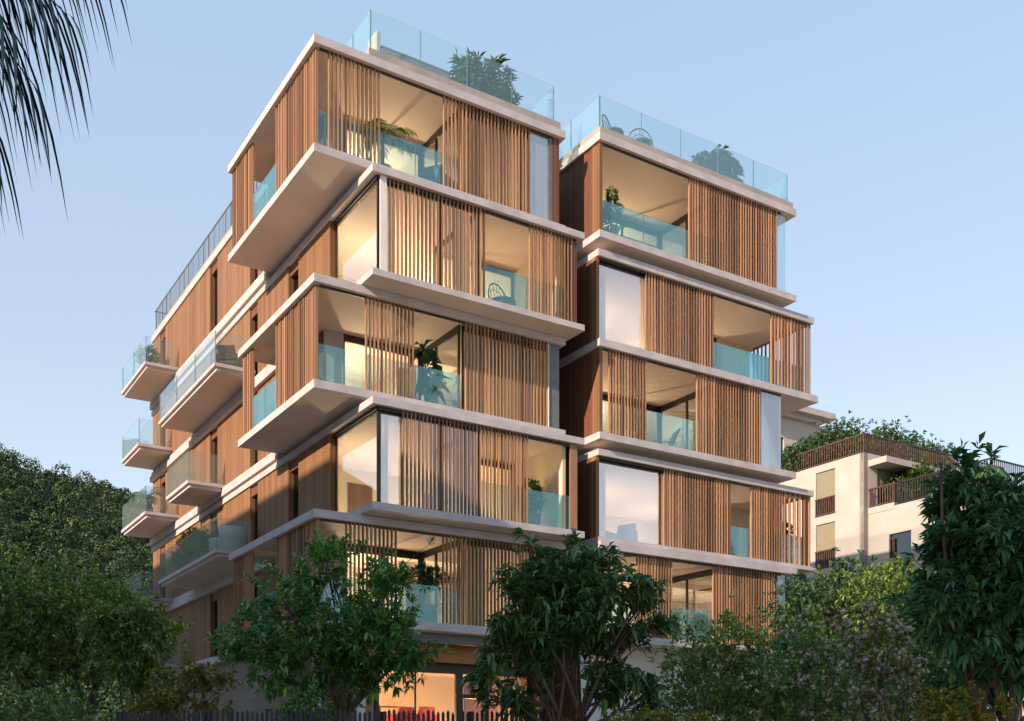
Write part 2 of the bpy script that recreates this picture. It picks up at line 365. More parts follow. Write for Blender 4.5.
def make_hill():
    xs = np.linspace(-190,-8,70)*HK; ys = np.linspace(58,190,46)*HK; n = len(xs)
    V = [(x,y,hill_z(x,y)) for y in ys for x in xs]
    Fc = [(j*n+i, j*n+i+1, j*n+n+i+1, j*n+n+i) for j in range(len(ys)-1) for i in range(n-1)]
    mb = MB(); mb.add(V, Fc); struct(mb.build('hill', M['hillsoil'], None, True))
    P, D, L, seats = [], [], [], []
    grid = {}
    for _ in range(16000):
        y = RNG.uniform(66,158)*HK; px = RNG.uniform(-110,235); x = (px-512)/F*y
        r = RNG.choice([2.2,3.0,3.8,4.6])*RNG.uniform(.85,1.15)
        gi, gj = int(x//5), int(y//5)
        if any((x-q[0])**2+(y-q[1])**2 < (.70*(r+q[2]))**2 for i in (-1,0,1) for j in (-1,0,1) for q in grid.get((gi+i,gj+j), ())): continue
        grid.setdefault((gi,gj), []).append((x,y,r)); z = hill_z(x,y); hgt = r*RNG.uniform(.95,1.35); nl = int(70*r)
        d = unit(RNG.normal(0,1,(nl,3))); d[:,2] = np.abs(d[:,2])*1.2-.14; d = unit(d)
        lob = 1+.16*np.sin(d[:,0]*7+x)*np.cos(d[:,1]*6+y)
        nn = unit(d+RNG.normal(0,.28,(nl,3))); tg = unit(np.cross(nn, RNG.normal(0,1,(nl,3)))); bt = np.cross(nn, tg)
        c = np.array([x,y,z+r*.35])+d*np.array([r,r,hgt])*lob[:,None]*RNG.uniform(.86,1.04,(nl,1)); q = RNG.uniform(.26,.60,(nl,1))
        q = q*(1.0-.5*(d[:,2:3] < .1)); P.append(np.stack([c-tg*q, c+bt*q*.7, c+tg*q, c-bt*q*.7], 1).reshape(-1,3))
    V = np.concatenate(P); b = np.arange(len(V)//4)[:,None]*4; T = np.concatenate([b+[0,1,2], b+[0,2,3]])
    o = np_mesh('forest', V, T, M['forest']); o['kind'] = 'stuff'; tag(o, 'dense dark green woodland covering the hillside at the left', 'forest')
make_hill()

# ------------------------------------------------------------------ the apartment house
C, Sn = math.cos(TH), math.sin(TH)
def W(a, b, z):                       # house coordinates (a along the front, b into the depth, z above eye level) to the world
    return Vector((P0[0]+C*a-Sn*b, P0[1]+Sn*a+C*b, z+CAMZ))
ZO = CAMZ-GZ                          # eye-level heights to heights above the house's base
house = thing('apartment_building', 'six storey apartment house of shifted boxes with timber slat screens and pale slabs', 'building', (P0[0],P0[1],GZ), TH)
def hb(name, mat, *boxes, parent=None):
    mb = MB()
    for b in boxes:
        mb.box(b[0],b[1],b[2],b[3],b[4]+ZO,b[5]+ZO, b[6] if len(b) > 6 else 0)
    if name == 'floor_slab':
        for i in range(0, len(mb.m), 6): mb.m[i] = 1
    return mb.build(name, mat, parent or house)
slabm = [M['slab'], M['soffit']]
# name, a0,a1,b0,b1,z0,z1
AF = 1.45
LREAR = 23.65; RREAR = 16.
for s in [  # left stack
    (0,8.36,0,7.6,19.55,19.78), (1.39,8.36,7.602,LREAR,19.55,19.779),
    (0,8.36,0,7.6,16.59,16.81), (1.31,8.30,7.602,LREAR,16.40,16.72),
    (1.39,8.54,-.756,LREAR+.02,16.12,16.32), (1.39,8.54,-.756,LREAR+.02,13.29,13.47),
    (0,8.36,0,6.54,13.06,13.28), (1.31,8.30,6.542,LREAR,13.02,13.26),
    (0,8.36,0,6.54,10.17,10.39), (1.31,8.30,6.542,LREAR,10.03,10.33),
    (1.39,8.54,-.756,LREAR+.02,9.77,9.97), (1.39,8.54,-.756,LREAR+.02,6.89,7.09),
    (0,8.36,0,7.5,6.65,6.87), (1.31,8.30,7.502,LREAR,6.62,6.86),
    (0,8.36,0,7.5,3.80,4.03), (1.31,8.30,7.502,LREAR,3.78,4.05),
    # right stack
    (9.32,18.15,-.5,RREAR,19.60,19.84), (9.32,18.15,-.5,RREAR,16.53,16.75),
    (9.42,19.30,-.3,RREAR+.02,16.05,16.27), (9.32,19.30,-.5,RREAR+.02,13.10,13.34),
    (9.32,18.15,-.5,RREAR,10.17,10.39), (9.42,19.30,-.3,RREAR+.02,9.72,9.92),
    (9.32,19.30,-.42,RREAR+.02,6.955,7.10), (9.32,18.15,-.55,RREAR,6.70,6.95), (9.32,18.15,-.5,RREAR,3.80,4.02)]:
    hb('floor_slab', slabm, s)
# hidden cores between stacked slabs
hb('wall', M['slab'], (1.9,8.0,.5,LREAR-.1,16.32,16.59), (1.9,8.0,.5,LREAR-.1,9.97,10.17), (9.7,17.9,.3,RREAR-.1,16.27,16.53), (9.7,17.9,.3,RREAR-.1,9.92,10.17))
hb('wall', M['darkwood'], (8.15,9.6,8.0,8.2,.1,19.6))
# floors levels: (floor top, ceiling underside)
LV = {5:(16.81,19.55), 4:(13.47,16.12), 3:(10.39,13.06), 2:(7.09,9.77), 1:(4.03,6.65)}
RV = {5:(16.75,19.60), 4:(13.34,16.05), 3:(10.39,13.10), 2:(7.10,9.72), 1:(4.02,6.70)}
# thin plaster ceilings under the loggias are the slabs themselves; timber facade on the long left side
WIN = [(4.95,5.85),(8.85,9.70),(13.55,14.50),(21.35,22.30)]
def window(a0, a1, b0, b1, z0, z1, along, mull=(), depth=.06, fr=.05, glass='pane', head=.0, label=None):
    """frame with its pane; along = 'a' or 'b' is the direction the window runs in"""
    mb = MB(); z0 += ZO; z1 += ZO
    if along == 'a':
        d0, d1 = b0, b0+depth
        segs = [(a0,a0+fr)]+[(m-fr/2,m+fr/2) for m in mull]+[(a1-fr,a1)]
        for s in segs: mb.box(s[0],s[1],d0,d1,z0+fr,z1-fr-head)
        mb.box(a0,a1,d0-.003,d1+.003,z0,z0+fr); mb.box(a0,a1,d0-.003,d1+.003,z1-fr-head,z1)
        f = mb.build('window', M['frame'], house)
        g = MB().box(a0+fr,a1-fr,d0+depth/2-.006,d0+depth/2+.006,z0+fr,z1-fr-head).build('pane', M[glass], f)
    else:
        d0, d1 = a0, a0+depth
        segs = [(b0,b0+fr)]+[(m-fr/2,m+fr/2) for m in mull]+[(b1-fr,b1)]
        for s in segs: mb.box(d0,d1,s[0],s[1],z0+fr,z1-fr-head)
        mb.box(d0-.003,d1+.003,b0,b1,z0,z0+fr); mb.box(d0-.003,d1+.003,b0,b1,z1-fr-head,z1)
        f = mb.build('window', M['frame'], house)
        g = MB().box(d0+depth/2-.006,d0+depth/2+.006,b0+fr,b1-fr,z0+fr,z1-fr-head).build('pane', M[glass], f)
    return f
def left_facade(zf, zc, bstart, top=None):
    cuts = [w for w in WIN if w[0] > bstart]
    b = bstart
    for w in cuts+[(LREAR-.05, None)]:
        e = w[0]
        hb('wood_wall', M['board'], (AF, AF+.22, b, e, zf+.002, zc-.002))
        b = w[1]
    for w in cuts:
        window(AF+.17, 0, w[0]+.002, w[1]-.002, zf+.004, zc-.35, 'b', glass='dpane', fr=.045)
        hb('blind_box', M['darkwood'], (AF+.06, AF+.2, w[0]+.002, w[1]-.002, zc-.347, zc-.004))
for k in (5,4,3,2,1):
    zf, zc = LV[k]
    zb = {5:16.72, 4:13.47, 3:10.33, 2:7.09, 1:4.05}[k]; zt = {5:19.55, 4:16.12, 3:13.02, 2:9.77, 1:6.62}[k]
    left_facade(zb, zt, 2.9 if k % 2 else 2.4)
    hb('wall', M['board'], (AF+.03, 8.2, LREAR-.2, LREAR-.06, zb+.003, zt-.003))
# slat screens
def slats(along, p0, p1, d, z0, z1, sp=.125, w=.042, dep=.075, label=None):
    mb = MB(); n = max(2, int(round((p1-p0-w)/sp))); z0 += ZO; z1 += ZO
    for i in range(n+1):
        p = p0+(p1-p0-w)*i/n; q = random.uniform(-.004,.004)
        if along == 'a': mb.box(p,p+w,d+q,d+dep+q,z0+.012,z1-.012)
        else: mb.box(d+q+random.uniform(0,.035),d+dep+q,p,p+w,z0+.012,z1-.012)
    for za, zb in ((z0+.002,z0+.03),(z1-.03,z1-.002)):
        if along == 'a': mb.box(p0,p1,d+.025,d+.060,za,zb)
        else: mb.box(d+.025,d+.060,p0,p1,za,zb)
    return mb.build('slat_screen', M['slat'], house)
def rail(along, p0, p1, d, zf, h=1.1, glass='rail', pane=1.5, joints=True, parent=None):
    mb = MB(); n = max(1, int(round((p1-p0)/pane))); st = (p1-p0)/n; z0 = zf+ZO+.01; z1 = zf+ZO+h
    for i in range(n):
        q0, q1 = p0+i*st+.008, p0+(i+1)*st-.008
        if along == 'a': mb.box(q0,q1,d,d+.016,z0,z1)
        else: mb.box(d,d+.016,q0,q1,z0,z1)
    if joints:
        for i in range(n+1):
            q = p0+i*st
            if along == 'a': mb.box(q-.007,q+.007,d-.004,d+.020,z0,z1,1)
            else: mb.box(d-.004,d+.020,q-.007,q+.007,z0,z1,1)
    return mb.build('glass_balustrade', [M[glass], M['joint']], parent or house)
# ---- left stack, odd storeys (boxes shifted to the left, loggia at the corner)
FR = .12
odd_front = {5:[(2.02-1.54,2.02),(4.08,7.1)], 3:[(1.59,3.10),(4.82,7.77)], 1:[(.99,2.55),(4.05,7.9)]}
odd_side = {5:[(.20,3.32),(5.5,7.5)], 3:[(.20,3.32),(5.5,6.45)], 1:[(.20,3.32),(5.5,7.4)]}
for k in (5,3,1):
    zf, zc = LV[k]
    for p in odd_front[k]: slats('a', p[0], p[1], FR, zf, zc)
    for p in odd_side[k]: slats('b', p[0], p[1], .10, zf, zc, dep=.10)
    rail('a', .24, 4.70, .26, zf); rail('b', 3.2, 5.55, .14, zf, joints=(k != 5))
    hb('shadow_gap_strip', M['frame'], (.22,8.2,FR+.02,FR+.06,zc-.07,zc-.002))  # dark strip stands in for the shadow gap above the slats
    # glazing round the loggia
    window(2.1, 4.74, 2.9, 0, zf+.003, zc-.003, 'a', mull=(3.4,), head=.16, fr=.06)
    window(4.74, 0, .42, 2.9, zf+.003, zc-.003, 'b', mull=(1.9,), head=.14, fr=.07)
    hb('column', M['frame'], (4.72,4.86,2.84,2.98,zf+.002,zc-.002))
    hb('wall', M['slab'], (AF+.01,2.095,2.87,3.08,zf+.004,zc-.004))
    # glazed front of the room behind the right-hand screen
    window(4.87, 8.04, .42, 0, zf+.003, zc-.003, 'a', mull=(5.9,6.95), head=.1)
    hb('wood_wall', M['darkwood'], (8.10,8.22,.16,8.0,zf+.003,zc-.003)); hb('interior_wall', M['wall_in'], (8.05,8.098,.5,6.4,zf+.003,zc-.003))
    hb('interior_wall', M['wall_in'], (1.7,8.04,6.4,6.5,zf+.003,zc-.003), (4.75,4.85,4.5,6.4,zf+.003,zc-.003))
hb('window', M['coated'], (7.14,7.80,.18,.20,16.82,19.54)); hb('window', M['greymetal'], (7.82,7.95,.15,.25,16.815,19.545)); hb('column', M['darkwood'], (7.96,8.20,.13,.158,16.815,19.545))
hb('column', M['greymetal'], (7.80,8.20,.13,.158,10.395,13.055))
hb('column', M['white'], (7.775,7.80,.10,.16,10.395,13.055))
# ---- left stack, even storeys (boxes pushed forward and right)
FE = -.64
even_front = {4:[(1.95,5.03),(6.60,8.16)], 2:[(2.36,6.53)]}
for k in (4,2):
    zf, zc = LV[k]
    for p in even_front[k]: slats('a', p[0], p[1], FE, zf, zc)
    window(1.62, 0, -.56, 2.39, zf+.003, zc-.003, 'b', fr=.05, head=.08, glass='pane')
    window(1.69, 4.85, -.53, 0, zf+.003, zc-.003, 'a', mull=(2.4,3.6), head=.1, glass='coated' if k == 2 else 'pane')
    rail('a', 4.95, 8.14, -.50, zf)
    hb('shadow_gap_strip', M['frame'], (1.62,8.3,FE+.02,FE+.055,zc-.10,zc-.002), (1.56,1.60,-.60,2.4,zc-.10,zc-.002))  # slat-top shadow built as dark strips here too
    window(4.87, 0, -.53, 2.3, zf+.003, zc-.003, 'b', mull=(.9,), head=.1)
    window(4.95, 7.86, 2.3, 0, zf+.003, zc-.003, 'a', mull=(6.4,), head=.12)
    hb('interior_wall', M['wall_in'], (7.88,8.0,-.5,6.0,zf+.003,zc-.003))
    hb('wood_wall', M['darkwood'], (8.18,8.34,-.62,8.0,zf+.003,zc-.003))
    hb('interior_wall', M['wall_in'], (1.7,7.86,5.6,5.7,zf+.003,zc-.003))
hb('column', M['white'], (1.66,1.86,-.66,-.62,13.475,16.115))
hb('column', M['slat'], (8.06,8.33,-.66,-.625,7.095,9.765))
def curtain(a0, a1, b, zf, zc):
    mb = MB(); n = int((a1-a0)/.035); V = []
    for i in range(n+1):
        a = a0+(a1-a0)*i/n; y = b+.035*math.sin(i*1.25)+.012*math.sin(i*.53)
        V += [(a,y,zf+.03+ZO),(a,y,zc-.12+ZO)]
    mb.add(V, [(2*i,2*i+2,2*i+3,2*i+1) for i in range(n)]); return mb.build('curtain', M['curtain'], house, True)
def back_door(a, b, zf, w=.9, h=2.2):
    hb('interior_door', M['darkwood'], (a,a+w,b-.04,b-.003,zf+.02,zf+h))
for k in (4,2):
    zf, zc = LV[k]; curtain(1.78, 2.25 if k == 4 else 2.05, -.36, zf, zc); curtain(4.1, 4.7, -.36, zf, zc); back_door(3.4, 5.6, zf); back_door(6.3, 5.6, zf, 1.4)
for k in (5,3,1):
    zf, zc = LV[k]; curtain(5.0, 5.7, .62, zf, zc); curtain(7.3, 7.95, .62, zf, zc); back_door(2.6, 6.4, zf); back_door(6.0, 6.4, zf, 1.2)
    zf, zc = RV[k]; curtain(15.0, 15.8, .25, zf, zc); curtain(16.6, 17.4, .25, zf, zc); back_door(10.6, 6.6, zf, 1.2); back_door(13.2, 6.6, zf)
for k in (4,2):
    zf, zc = RV[k]; curtain(9.7, 10.0, .12, zf, zc); curtain(13.2, 14.2, .12, zf, zc); back_door(10.7, 6.2, zf, 1.3); back_door(13.0, 6.2, zf, .9)
# ---- right stack
FRR = -.40
r_front = {5:[(13.15,17.28)], 4:[(11.42,14.41)], 3:[(9.78,11.29),(13.5,16.46)], 2:[(12.20,15.21),(16.21,17.75)], 1:[(10.92,12.40),(14.23,17.30)]}
for k in (5,4,3,2,1):
    zf, zc = RV[k]; fr = FRR if k % 2 else -.22
    for p in r_front[k]: slats('a', p[0], p[1], fr, zf, zc)
    hb('wood_wall', M['darkwood'], (9.40,9.52,fr+.36,9.0,zf+.003,zc-.003)); hb('column', M['board'], (9.40,9.52,fr+.02,fr+.36,zf+.003,zc-.003))  # one wall: rear boards carry shade in their colour, front strip the sunlight
    hb('shadow_gap_strip', M['frame'], (9.54,17.5 if k % 2 else 19.05,fr+.02,fr+.055,zc-.08,zc-.002))  # dark strip for the shade under the slab
    if k % 2:
        rail('a', 9.56, 14.7, fr+.12, zf)
        window(9.54, 14.70, 3.0, 0, zf+.003, zc-.003, 'a', mull=(11.2,13.0), head=.14, fr=.06)
        window(14.70, 0, .05, 3.0, zf+.003, zc-.003, 'b', mull=(1.5,), head=.14, fr=.07)
        hb('column', M['frame'], (14.68,14.82,2.94,3.08,zf+.002,zc-.002))
        window(14.83, 17.52, .05, 0, zf+.003, zc-.003, 'a', mull=(16.2,), head=.1)
        hb('interior_wall', M['wall_in'], (9.54,17.5,6.6,6.7,zf+.003,zc-.003), (14.72,14.82,4.4,6.6,zf+.003,zc-.003))
        if k != 3: hb('window', M['railclear'], (17.32,17.72,fr+.03,fr+.045,zf+.01,zc-.01))
        window(17.56, 0, .08, 6.6, zf+.003, zc-.003, 'b', mull=(2.2,4.4), glass='coated', fr=.04)
        hb('wall', M['board'], (17.5,17.62,6.7,RREAR-.1,zf+.003,zc-.003))
    else:
        window(9.54, 14.35, fr+.14, 0, zf+.003, zc-.003, 'a', mull=(12.15,), head=.1, glass='coated', fr=.05)
        hb('interior_wall', M['wall_in'], (14.37,14.49,fr+.14,2.6,zf+.003,zc-.003))
        rail('a', 14.5, 18.9, fr+.12, zf)
        window(14.50, 17.2, 2.6, 0, zf+.003, zc-.003, 'a', mull=(15.8,), head=.1, glass='pane')
        hb('interior_wall', M['wall_in'], (17.2,18.95,2.6,2.72,zf+.003,zc-.003), (9.54,17.5,6.2,6.3,zf+.003,zc-.003))
        slats('b', fr+.12, 2.6, 19.11, zf, zc, sp=.2)
        hb('wall', M['board'], (18.83,18.95,2.72,RREAR-.1,zf+.003,zc-.003))
        if k == 4: slats('a', 17.2, 19.2, fr, zf, zc, sp=.165)
        if k == 2: slats('a', 17.85, 19.2, fr, zf, zc, sp=.24, w=.06)
hb('window', M['coated'], (16.52,17.50,FRR+.03,FRR+.045,10.4,13.09))
for z0, z1 in ((.1,3.8),): pass
hb('wall', M['board'], (9.45,19.0,RREAR-.1,RREAR-.02,.1,19.6))
# ---- rear and middle balconies on the long left side
def balcony(b0, b1, zt, a0=.0, glass=True):
    mb = MB(); t = .20; mb.box(a0, AF-.003, b0, b1, zt-.12+ZO, zt+ZO); mb.box(a0+.10, AF-.003, b0+.10, b1-.10, zt-.24+ZO, zt-.12+ZO)
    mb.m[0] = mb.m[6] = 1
    o = mb.build('balcony', slabm, house)
    if glass:
        rail('b', b0+.06, b1-.06, a0+.05, zt, 1.1, 'railclear', pane=2.4, parent=o)
        rail('a', a0+.07, AF-.15, b0+.05, zt, 1.1, 'railclear', pane=1.6, joints=False, parent=o); rail('a', a0+.07, AF-.15, b1-.066, zt, 1.1, 'railclear', pane=1.6, joints=False, parent=o)
    return o
for b in ((19.0,23.5,16.95),(20.2,23.5,13.8),(19.0,23.5,10.6),(19.8,23.5,7.1),(18.3,23.5,4.1),(9.1,16.75,13.75),(12.45,15.55,10.45),(8.96,16.75,7.3)):
    balcony(*b)
# ---- roof terraces
hb('roof_kerb', M['kerb'], (1.70,8.28,.16,7.6,19.782,20.10), (1.46,8.28,7.602,LREAR-.05,19.782,20.0), (9.40,18.08,-.42,RREAR-.1,19.842,20.08))
rail('a', 1.85, 8.16, .36, 20.0, 1.33, 'roofrail', 1.6); rail('b', .38, 7.6, 1.83, 20.0, 1.33, 'roofrail', 1.2); rail('b', .38, 12, 8.16, 20.0, 1.33, 'roofrail', 1.5, joints=False)
rail('a', 9.50, 17.93, -.28, 20.02, 1.12, 'roofrail', 1.7); rail('b', -.26, 9, 9.47, 20.02, 1.12, 'roofrail', 1.6); rail('b', -.26, 9, 17.93, 20.02, 1.12, 'roofrail', 1.6, joints=False)
mb = MB(); bb = 7.75
while bb < LREAR-.2:
    mb.box(1.52,1.535,bb-.011,bb+.011,20.0+ZO,20.98+ZO); bb += .17
mb.box(1.51,1.545,7.7,LREAR-.15,20.98+ZO,21.02+ZO); mb.box(1.51,1.545,7.7,LREAR-.15,20.08+ZO,20.11+ZO)
for i in range(22): mb.box(1.535,1.55,7.8+i*.72,7.84+i*.72,20.0+ZO,20.98+ZO)
mb.box(1.5,7.9,LREAR-.2,LREAR-.17,20.98+ZO,21.02+ZO)
for i in range(40): mb.box(1.55+i*.16,1.572+i*.16,LREAR-.2,LREAR-.185,20.0+ZO,20.98+ZO)
mb.build('roof_railing', M['greymetal'], house)
# ---- ground storey
hb('stone_wall', M['stone'], (1.55,1.80,3.2,12.0,.1,3.78), (1.55,1.80,12.5,15.2,.1,3.78), (1.55,1.80,15.9,LREAR,.1,3.78), (1.8,8.1,LREAR-.25,LREAR-.05,.1,3.78), (1.55,1.80,12.0,12.5,2.3,3.78), (1.55,1.80,15.2,15.9,2.3,3.78))
hb('door', M['orangewood'], (1.68,1.74,12.0,12.5,.1,2.29)); hb('window', M['dpane'], (1.68,1.74,15.2,15.9,.1,2.29))
hb('soffit_beam', M['greymetal'], (.7,8.3,.55,.75,3.50,3.795)); hb('soffit_beam', M['orangewood'], (2.2,8.2,1.3,1.5,3.02,3.795)); hb('soffit_beam', M['frame'], (1.9,8.2,1.62,1.8,2.72,3.02))
mbd = [(2.6,2.72),(5.36,5.60),(6.38,6.55),(8.0,8.15)]
hb('entrance_frame', M['frame'], *[(p,q,1.66,1.78,.1,2.72) for p,q in mbd], (3.93,3.97,1.68,1.74,.1,2.72), (5.6,6.38,1.67,1.76,1.97,2.10), (2.72,8.0,1.65,1.79,.1,.16))
e = hb('entrance_glass', M['pane'], (2.73,5.35,1.715,1.727,.17,2.71), (5.61,6.37,1.715,1.727,.17,1.96), (5.61,6.37,1.715,1.727,2.11,2.71), (6.56,7.99,1.715,1.727,.17,2.71))
hb('column', M['render'], (2.0,2.25,1.6,1.85,.1,3.78), (1.2,1.42,3.0,3.2,.1,3.79))
hb('interior_wall', M['wall_in'], (1.81,8.1,6.0,6.15,.1,3.78), (2.6,2.7,1.85,6.0,.1,3.78))
hb('interior_floor', M['floor'], (2.7,8.1,1.8,6.0,.06,.12), (2.72,8.1,3.6,5.99,.122,.97)); hb('ceiling', M['wall_in'], (2.7,8.1,1.85,6.0,2.95,3.0))
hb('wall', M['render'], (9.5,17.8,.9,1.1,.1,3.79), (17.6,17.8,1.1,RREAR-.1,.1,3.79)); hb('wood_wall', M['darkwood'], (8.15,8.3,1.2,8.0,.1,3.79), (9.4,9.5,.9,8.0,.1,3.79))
hb('terrace_slab', M['floor'], (1.2,18.5,-.8,LREAR,-.4,.06))

# ---- room lights (the rooms are lit in the evening light)
def lamp(a, b, z, e, r=.09, col=(1,.76,.48)):
    l = bpy.data.lights.new('room_lamp', 'POINT'); l.energy = e; l.shadow_soft_size = r; l.color = col
    o = bpy.data.objects.new('room_lamp', l); COL.objects.link(o); o.parent = house; o.location = (a, b, z+ZO)
    return o
def low(zf, b): return zf+min(1.5, max(.3, .72*(b+.3)*zf/34.))
for k in (5,4,3,2,1):
    zf, zc = LV[k]
    if k % 2: lamp(6.4, 5.0, low(zf,5), 70); lamp(3.3, 4.6, low(zf,4.6), {5:420,3:320,1:420}[k])
    else: lamp(2.7, 3.2, low(zf,3.2), 340); lamp(6.2, 4.4, low(zf,4.4), 260)
    zf, zc = RV[k]
    if k % 2: lamp(12.2, 4.8, low(zf,4.8), 460); lamp(16.1, 4.8, low(zf,4.8), 70)
    else: lamp(11.6, 3.8, low(zf,3.8), 430); lamp(15.8, 4.4, low(zf,4.4), 260)
lamp(6.9, 3.4, 1.3, 240, .12, (1,.54,.22)); lamp(3.4, 4.9, 1.3, 190, .12, (1,.54,.22))

# ------------------------------------------------------------------ things on the terraces
def place(o, a, b, z, rz=0): o.location = W(a,b,z); o.rotation_euler = (0,0,TH+rz)
def pot_mesh(root, r, h, mat='pot', square=False):
    mb = MB()
    if square: mb.bev(-r,r,-r,r,0,h,.03)
    else: mb.lathe([(0,0),(r*.72,0),(r,h*.96),(r,h),(r*.88,h),(r*.86,h*.9),(0,h*.9)])
    p = mb.build('pot', M[mat], root, not square)
    MB().lathe([(0,h*.93),(r*.84,h*.93)]).build('soil', M['pots_soil'], p)
    return p
def potted(name, label, cat, a, b, z, r, h, blobs, ntips, k, L, Wd, mat, stems=2, spread=1.0, potm='pot', r0=.018, inner=.3, droop=.12, fine=True, square=False):
    base = W(a,b,z); root = thing(name, label, cat, base, TH)
    pot_mesh(root, r, h, potm, square)
    P, A, idx = blob_tips(blobs, ntips, inner); V, T = whorls(P, A, k, L, Wd, spread, fine=fine, droop=droop)
    np_mesh('foliage', V, T, M[mat], root)
    mb = MB()
    for i in range(stems):
        for bl in blobs:
            st = Vector((random.uniform(-.4,.4)*r, random.uniform(-.4,.4)*r, h*.9)); mb.tube(curve_pts(st, bl[:3], .08), [r0*(1-.13*j) for j in range(6)], 6)
    for i in range(min(24, len(P))):
        bl = blobs[idx[i]]; mb.tube(curve_pts(bl[:3], P[i], .1, 4), [r0*.5,r0*.4,r0*.3,r0*.15], 4)
    mb.build('stem', M['bark'], root, True)
    return root
def strap(pts, w, n):
    """tapering strap along points -> verts, tris"""
    V, T = [], []; m = len(pts)
    for i, p in enumerate(pts):
        t = i/(m-1); ww = w*(.45+1.2*t if t < .35 else .87)*(1-t**3) ; d = (pts[min(i+1,m-1)]-pts[max(i-1,0)]); s = d.cross(n)
        s = s.normalized() if s.length > 1e-6 else Vector((1,0,0))
        V += [p+s*ww*.5, p-s*ww*.5]
    for i in range(m-1): a = 2*i; T += [(a,a+1,a+3),(a,a+3,a+2)]
    return V, T
def frond_mesh(start, out, length, rise, droopz, nl, leaf_len, leaf_w, gravity=.5, vang=.9, mbuild=None):
    """a feather palm frond: arching rib plus two rows of hanging leaflets"""
    out = Vector(out).normalized(); side = out.cross(Vector((0,0,1))).normalized(); V, T = [], []
    rib = []
    for i in range(13):
        t = i/12; rib.append(Vector(start)+out*length*t*(1-.12*t)+Vector((0,0,1))*(rise*t-droopz*t*t))
    for i in range(nl):
        t = .12+.88*i/(nl-1); x = t*12; j = min(int(x),11); p = rib[j].lerp(rib[j+1], x-j); d = (rib[j+1]-rib[j]).normalized()
        for sgn in (-1,1):
            ll = leaf_len*(1-.55*abs(t-.45)/.55)*random.uniform(.8,1.15); u = (d*(.55+.3*t)+side*sgn*vang+Vector((0,0,.15+random.uniform(-.15,.1)))).normalized()
            pts = [p+u*ll*s+Vector((0,0,-1))*ll*gravity*s*s for s in (0,.25,.5,.75,1)]
            nrm = u.cross(side*sgn+d*.01); v, tt = strap(pts, leaf_w, (Vector((0,0,1))+u*.2).normalized()); o = len(V); V += v; T += [tuple(q+o for q in f) for f in tt]
    return rib, V, T
def palm_plant(name, label, cat, root_loc, rz, nf, length, rise, droopz, nl, ll, lw, trunk_h, trunk_r, mat, pot=None, grav=.5, jitter=.3, dirs=None, ribr=.012):
    root = thing(name, label, cat, root_loc, rz)
    h0 = 0
    if pot: pot_mesh(root, pot[0], pot[1], 'pot'); h0 = pot[1]*.9
    if trunk_h: MB().tube(curve_pts((0,0,h0), (0,0,h0+trunk_h), .02), [trunk_r*(1.15-.05*i) for i in range(6)], 10).build('trunk', M['bark'], root, True)
    for i in range(nf):
        an = 2*PI*i/nf+random.uniform(-jitter,jitter) if dirs is None else dirs[i][0]
        L, R, D = (length*random.uniform(.75,1.1), rise*random.uniform(.6,1.25), droopz*random.uniform(.7,1.2)) if dirs is None else dirs[i][1:4]
        rib, V, T = frond_mesh((0,0,h0+trunk_h), (math.cos(an),math.sin(an),0), L, R, D, nl, ll, lw, grav)
        fr = np_mesh('frond', np.array([tuple(v) for v in V]), np.array(T), M[mat], root)
        MB().tube(rib, [ribr*(1.3-.09*j) for j in range(13)], 5).build('rib', M[mat], fr, True)
    return root
# seats -----------------------------------------------------------
def armchair(label, a, b, z, rz, mat='fabric2', s=1.0, name='armchair'):
    r = thing(name, label, 'armchair', W(a,b,z), TH+rz)
    MB().bev(-.32*s,.32*s,-.30*s,.30*s,.26*s,.44*s,.05).build('seat', M[mat], r)
    mb = MB(); mb.add([(-.33*s,.26*s,.40*s),(.33*s,.26*s,.40*s),(.33*s,.36*s,.40*s),(-.33*s,.36*s,.40*s),(-.29*s,.40*s,.86*s),(.29*s,.40*s,.86*s),(.29*s,.48*s,.84*s),(-.29*s,.48*s,.84*s)],
        [(0,3,2,1),(4,5,6,7),(0,1,5,4),(1,2,6,5),(2,3,7,6),(3,0,4,7)]); mb.build('backrest', M[mat], r)
    for sx in (-1,1):
        MB().bev(min(sx*.33,sx*.43)*s,max(sx*.33,sx*.43)*s,-.30*s,.38*s,.22*s,.60*s,.03).build('armrest', M[mat], r)
        for sy in (-.26,.34): MB().tube([(sx*.34*s,sy*s,0),(sx*.33*s,sy*s*.96,.26*s)], [.015,.02], 6).build('leg', M['frame'], r)
    return r
def sofa(label, a, b, z, rz, w=1.8, mat='fabric'):
    r = thing('sofa', label, 'sofa', W(a,b,z), TH+rz)
    MB().bev(-w/2,w/2,-.4,.4,.10,.26,.03).build('base', M['white'], r)
    for i in range(2): MB().bev(-w/2+.03+i*w/2,-.03+i*w/2,-.40,.26,.262,.44,.05).build('cushion', M[mat], r)
    MB().bev(-w/2,w/2,.26,.42,.262,.80,.05).build('backrest', M[mat], r)
    for sx in (-1,1): MB().bev(min(sx*w/2,sx*(w/2+.14)),max(sx*w/2,sx*(w/2+.14)),-.4,.42,.10,.60,.04).build('armrest', M[mat], r)
    return r
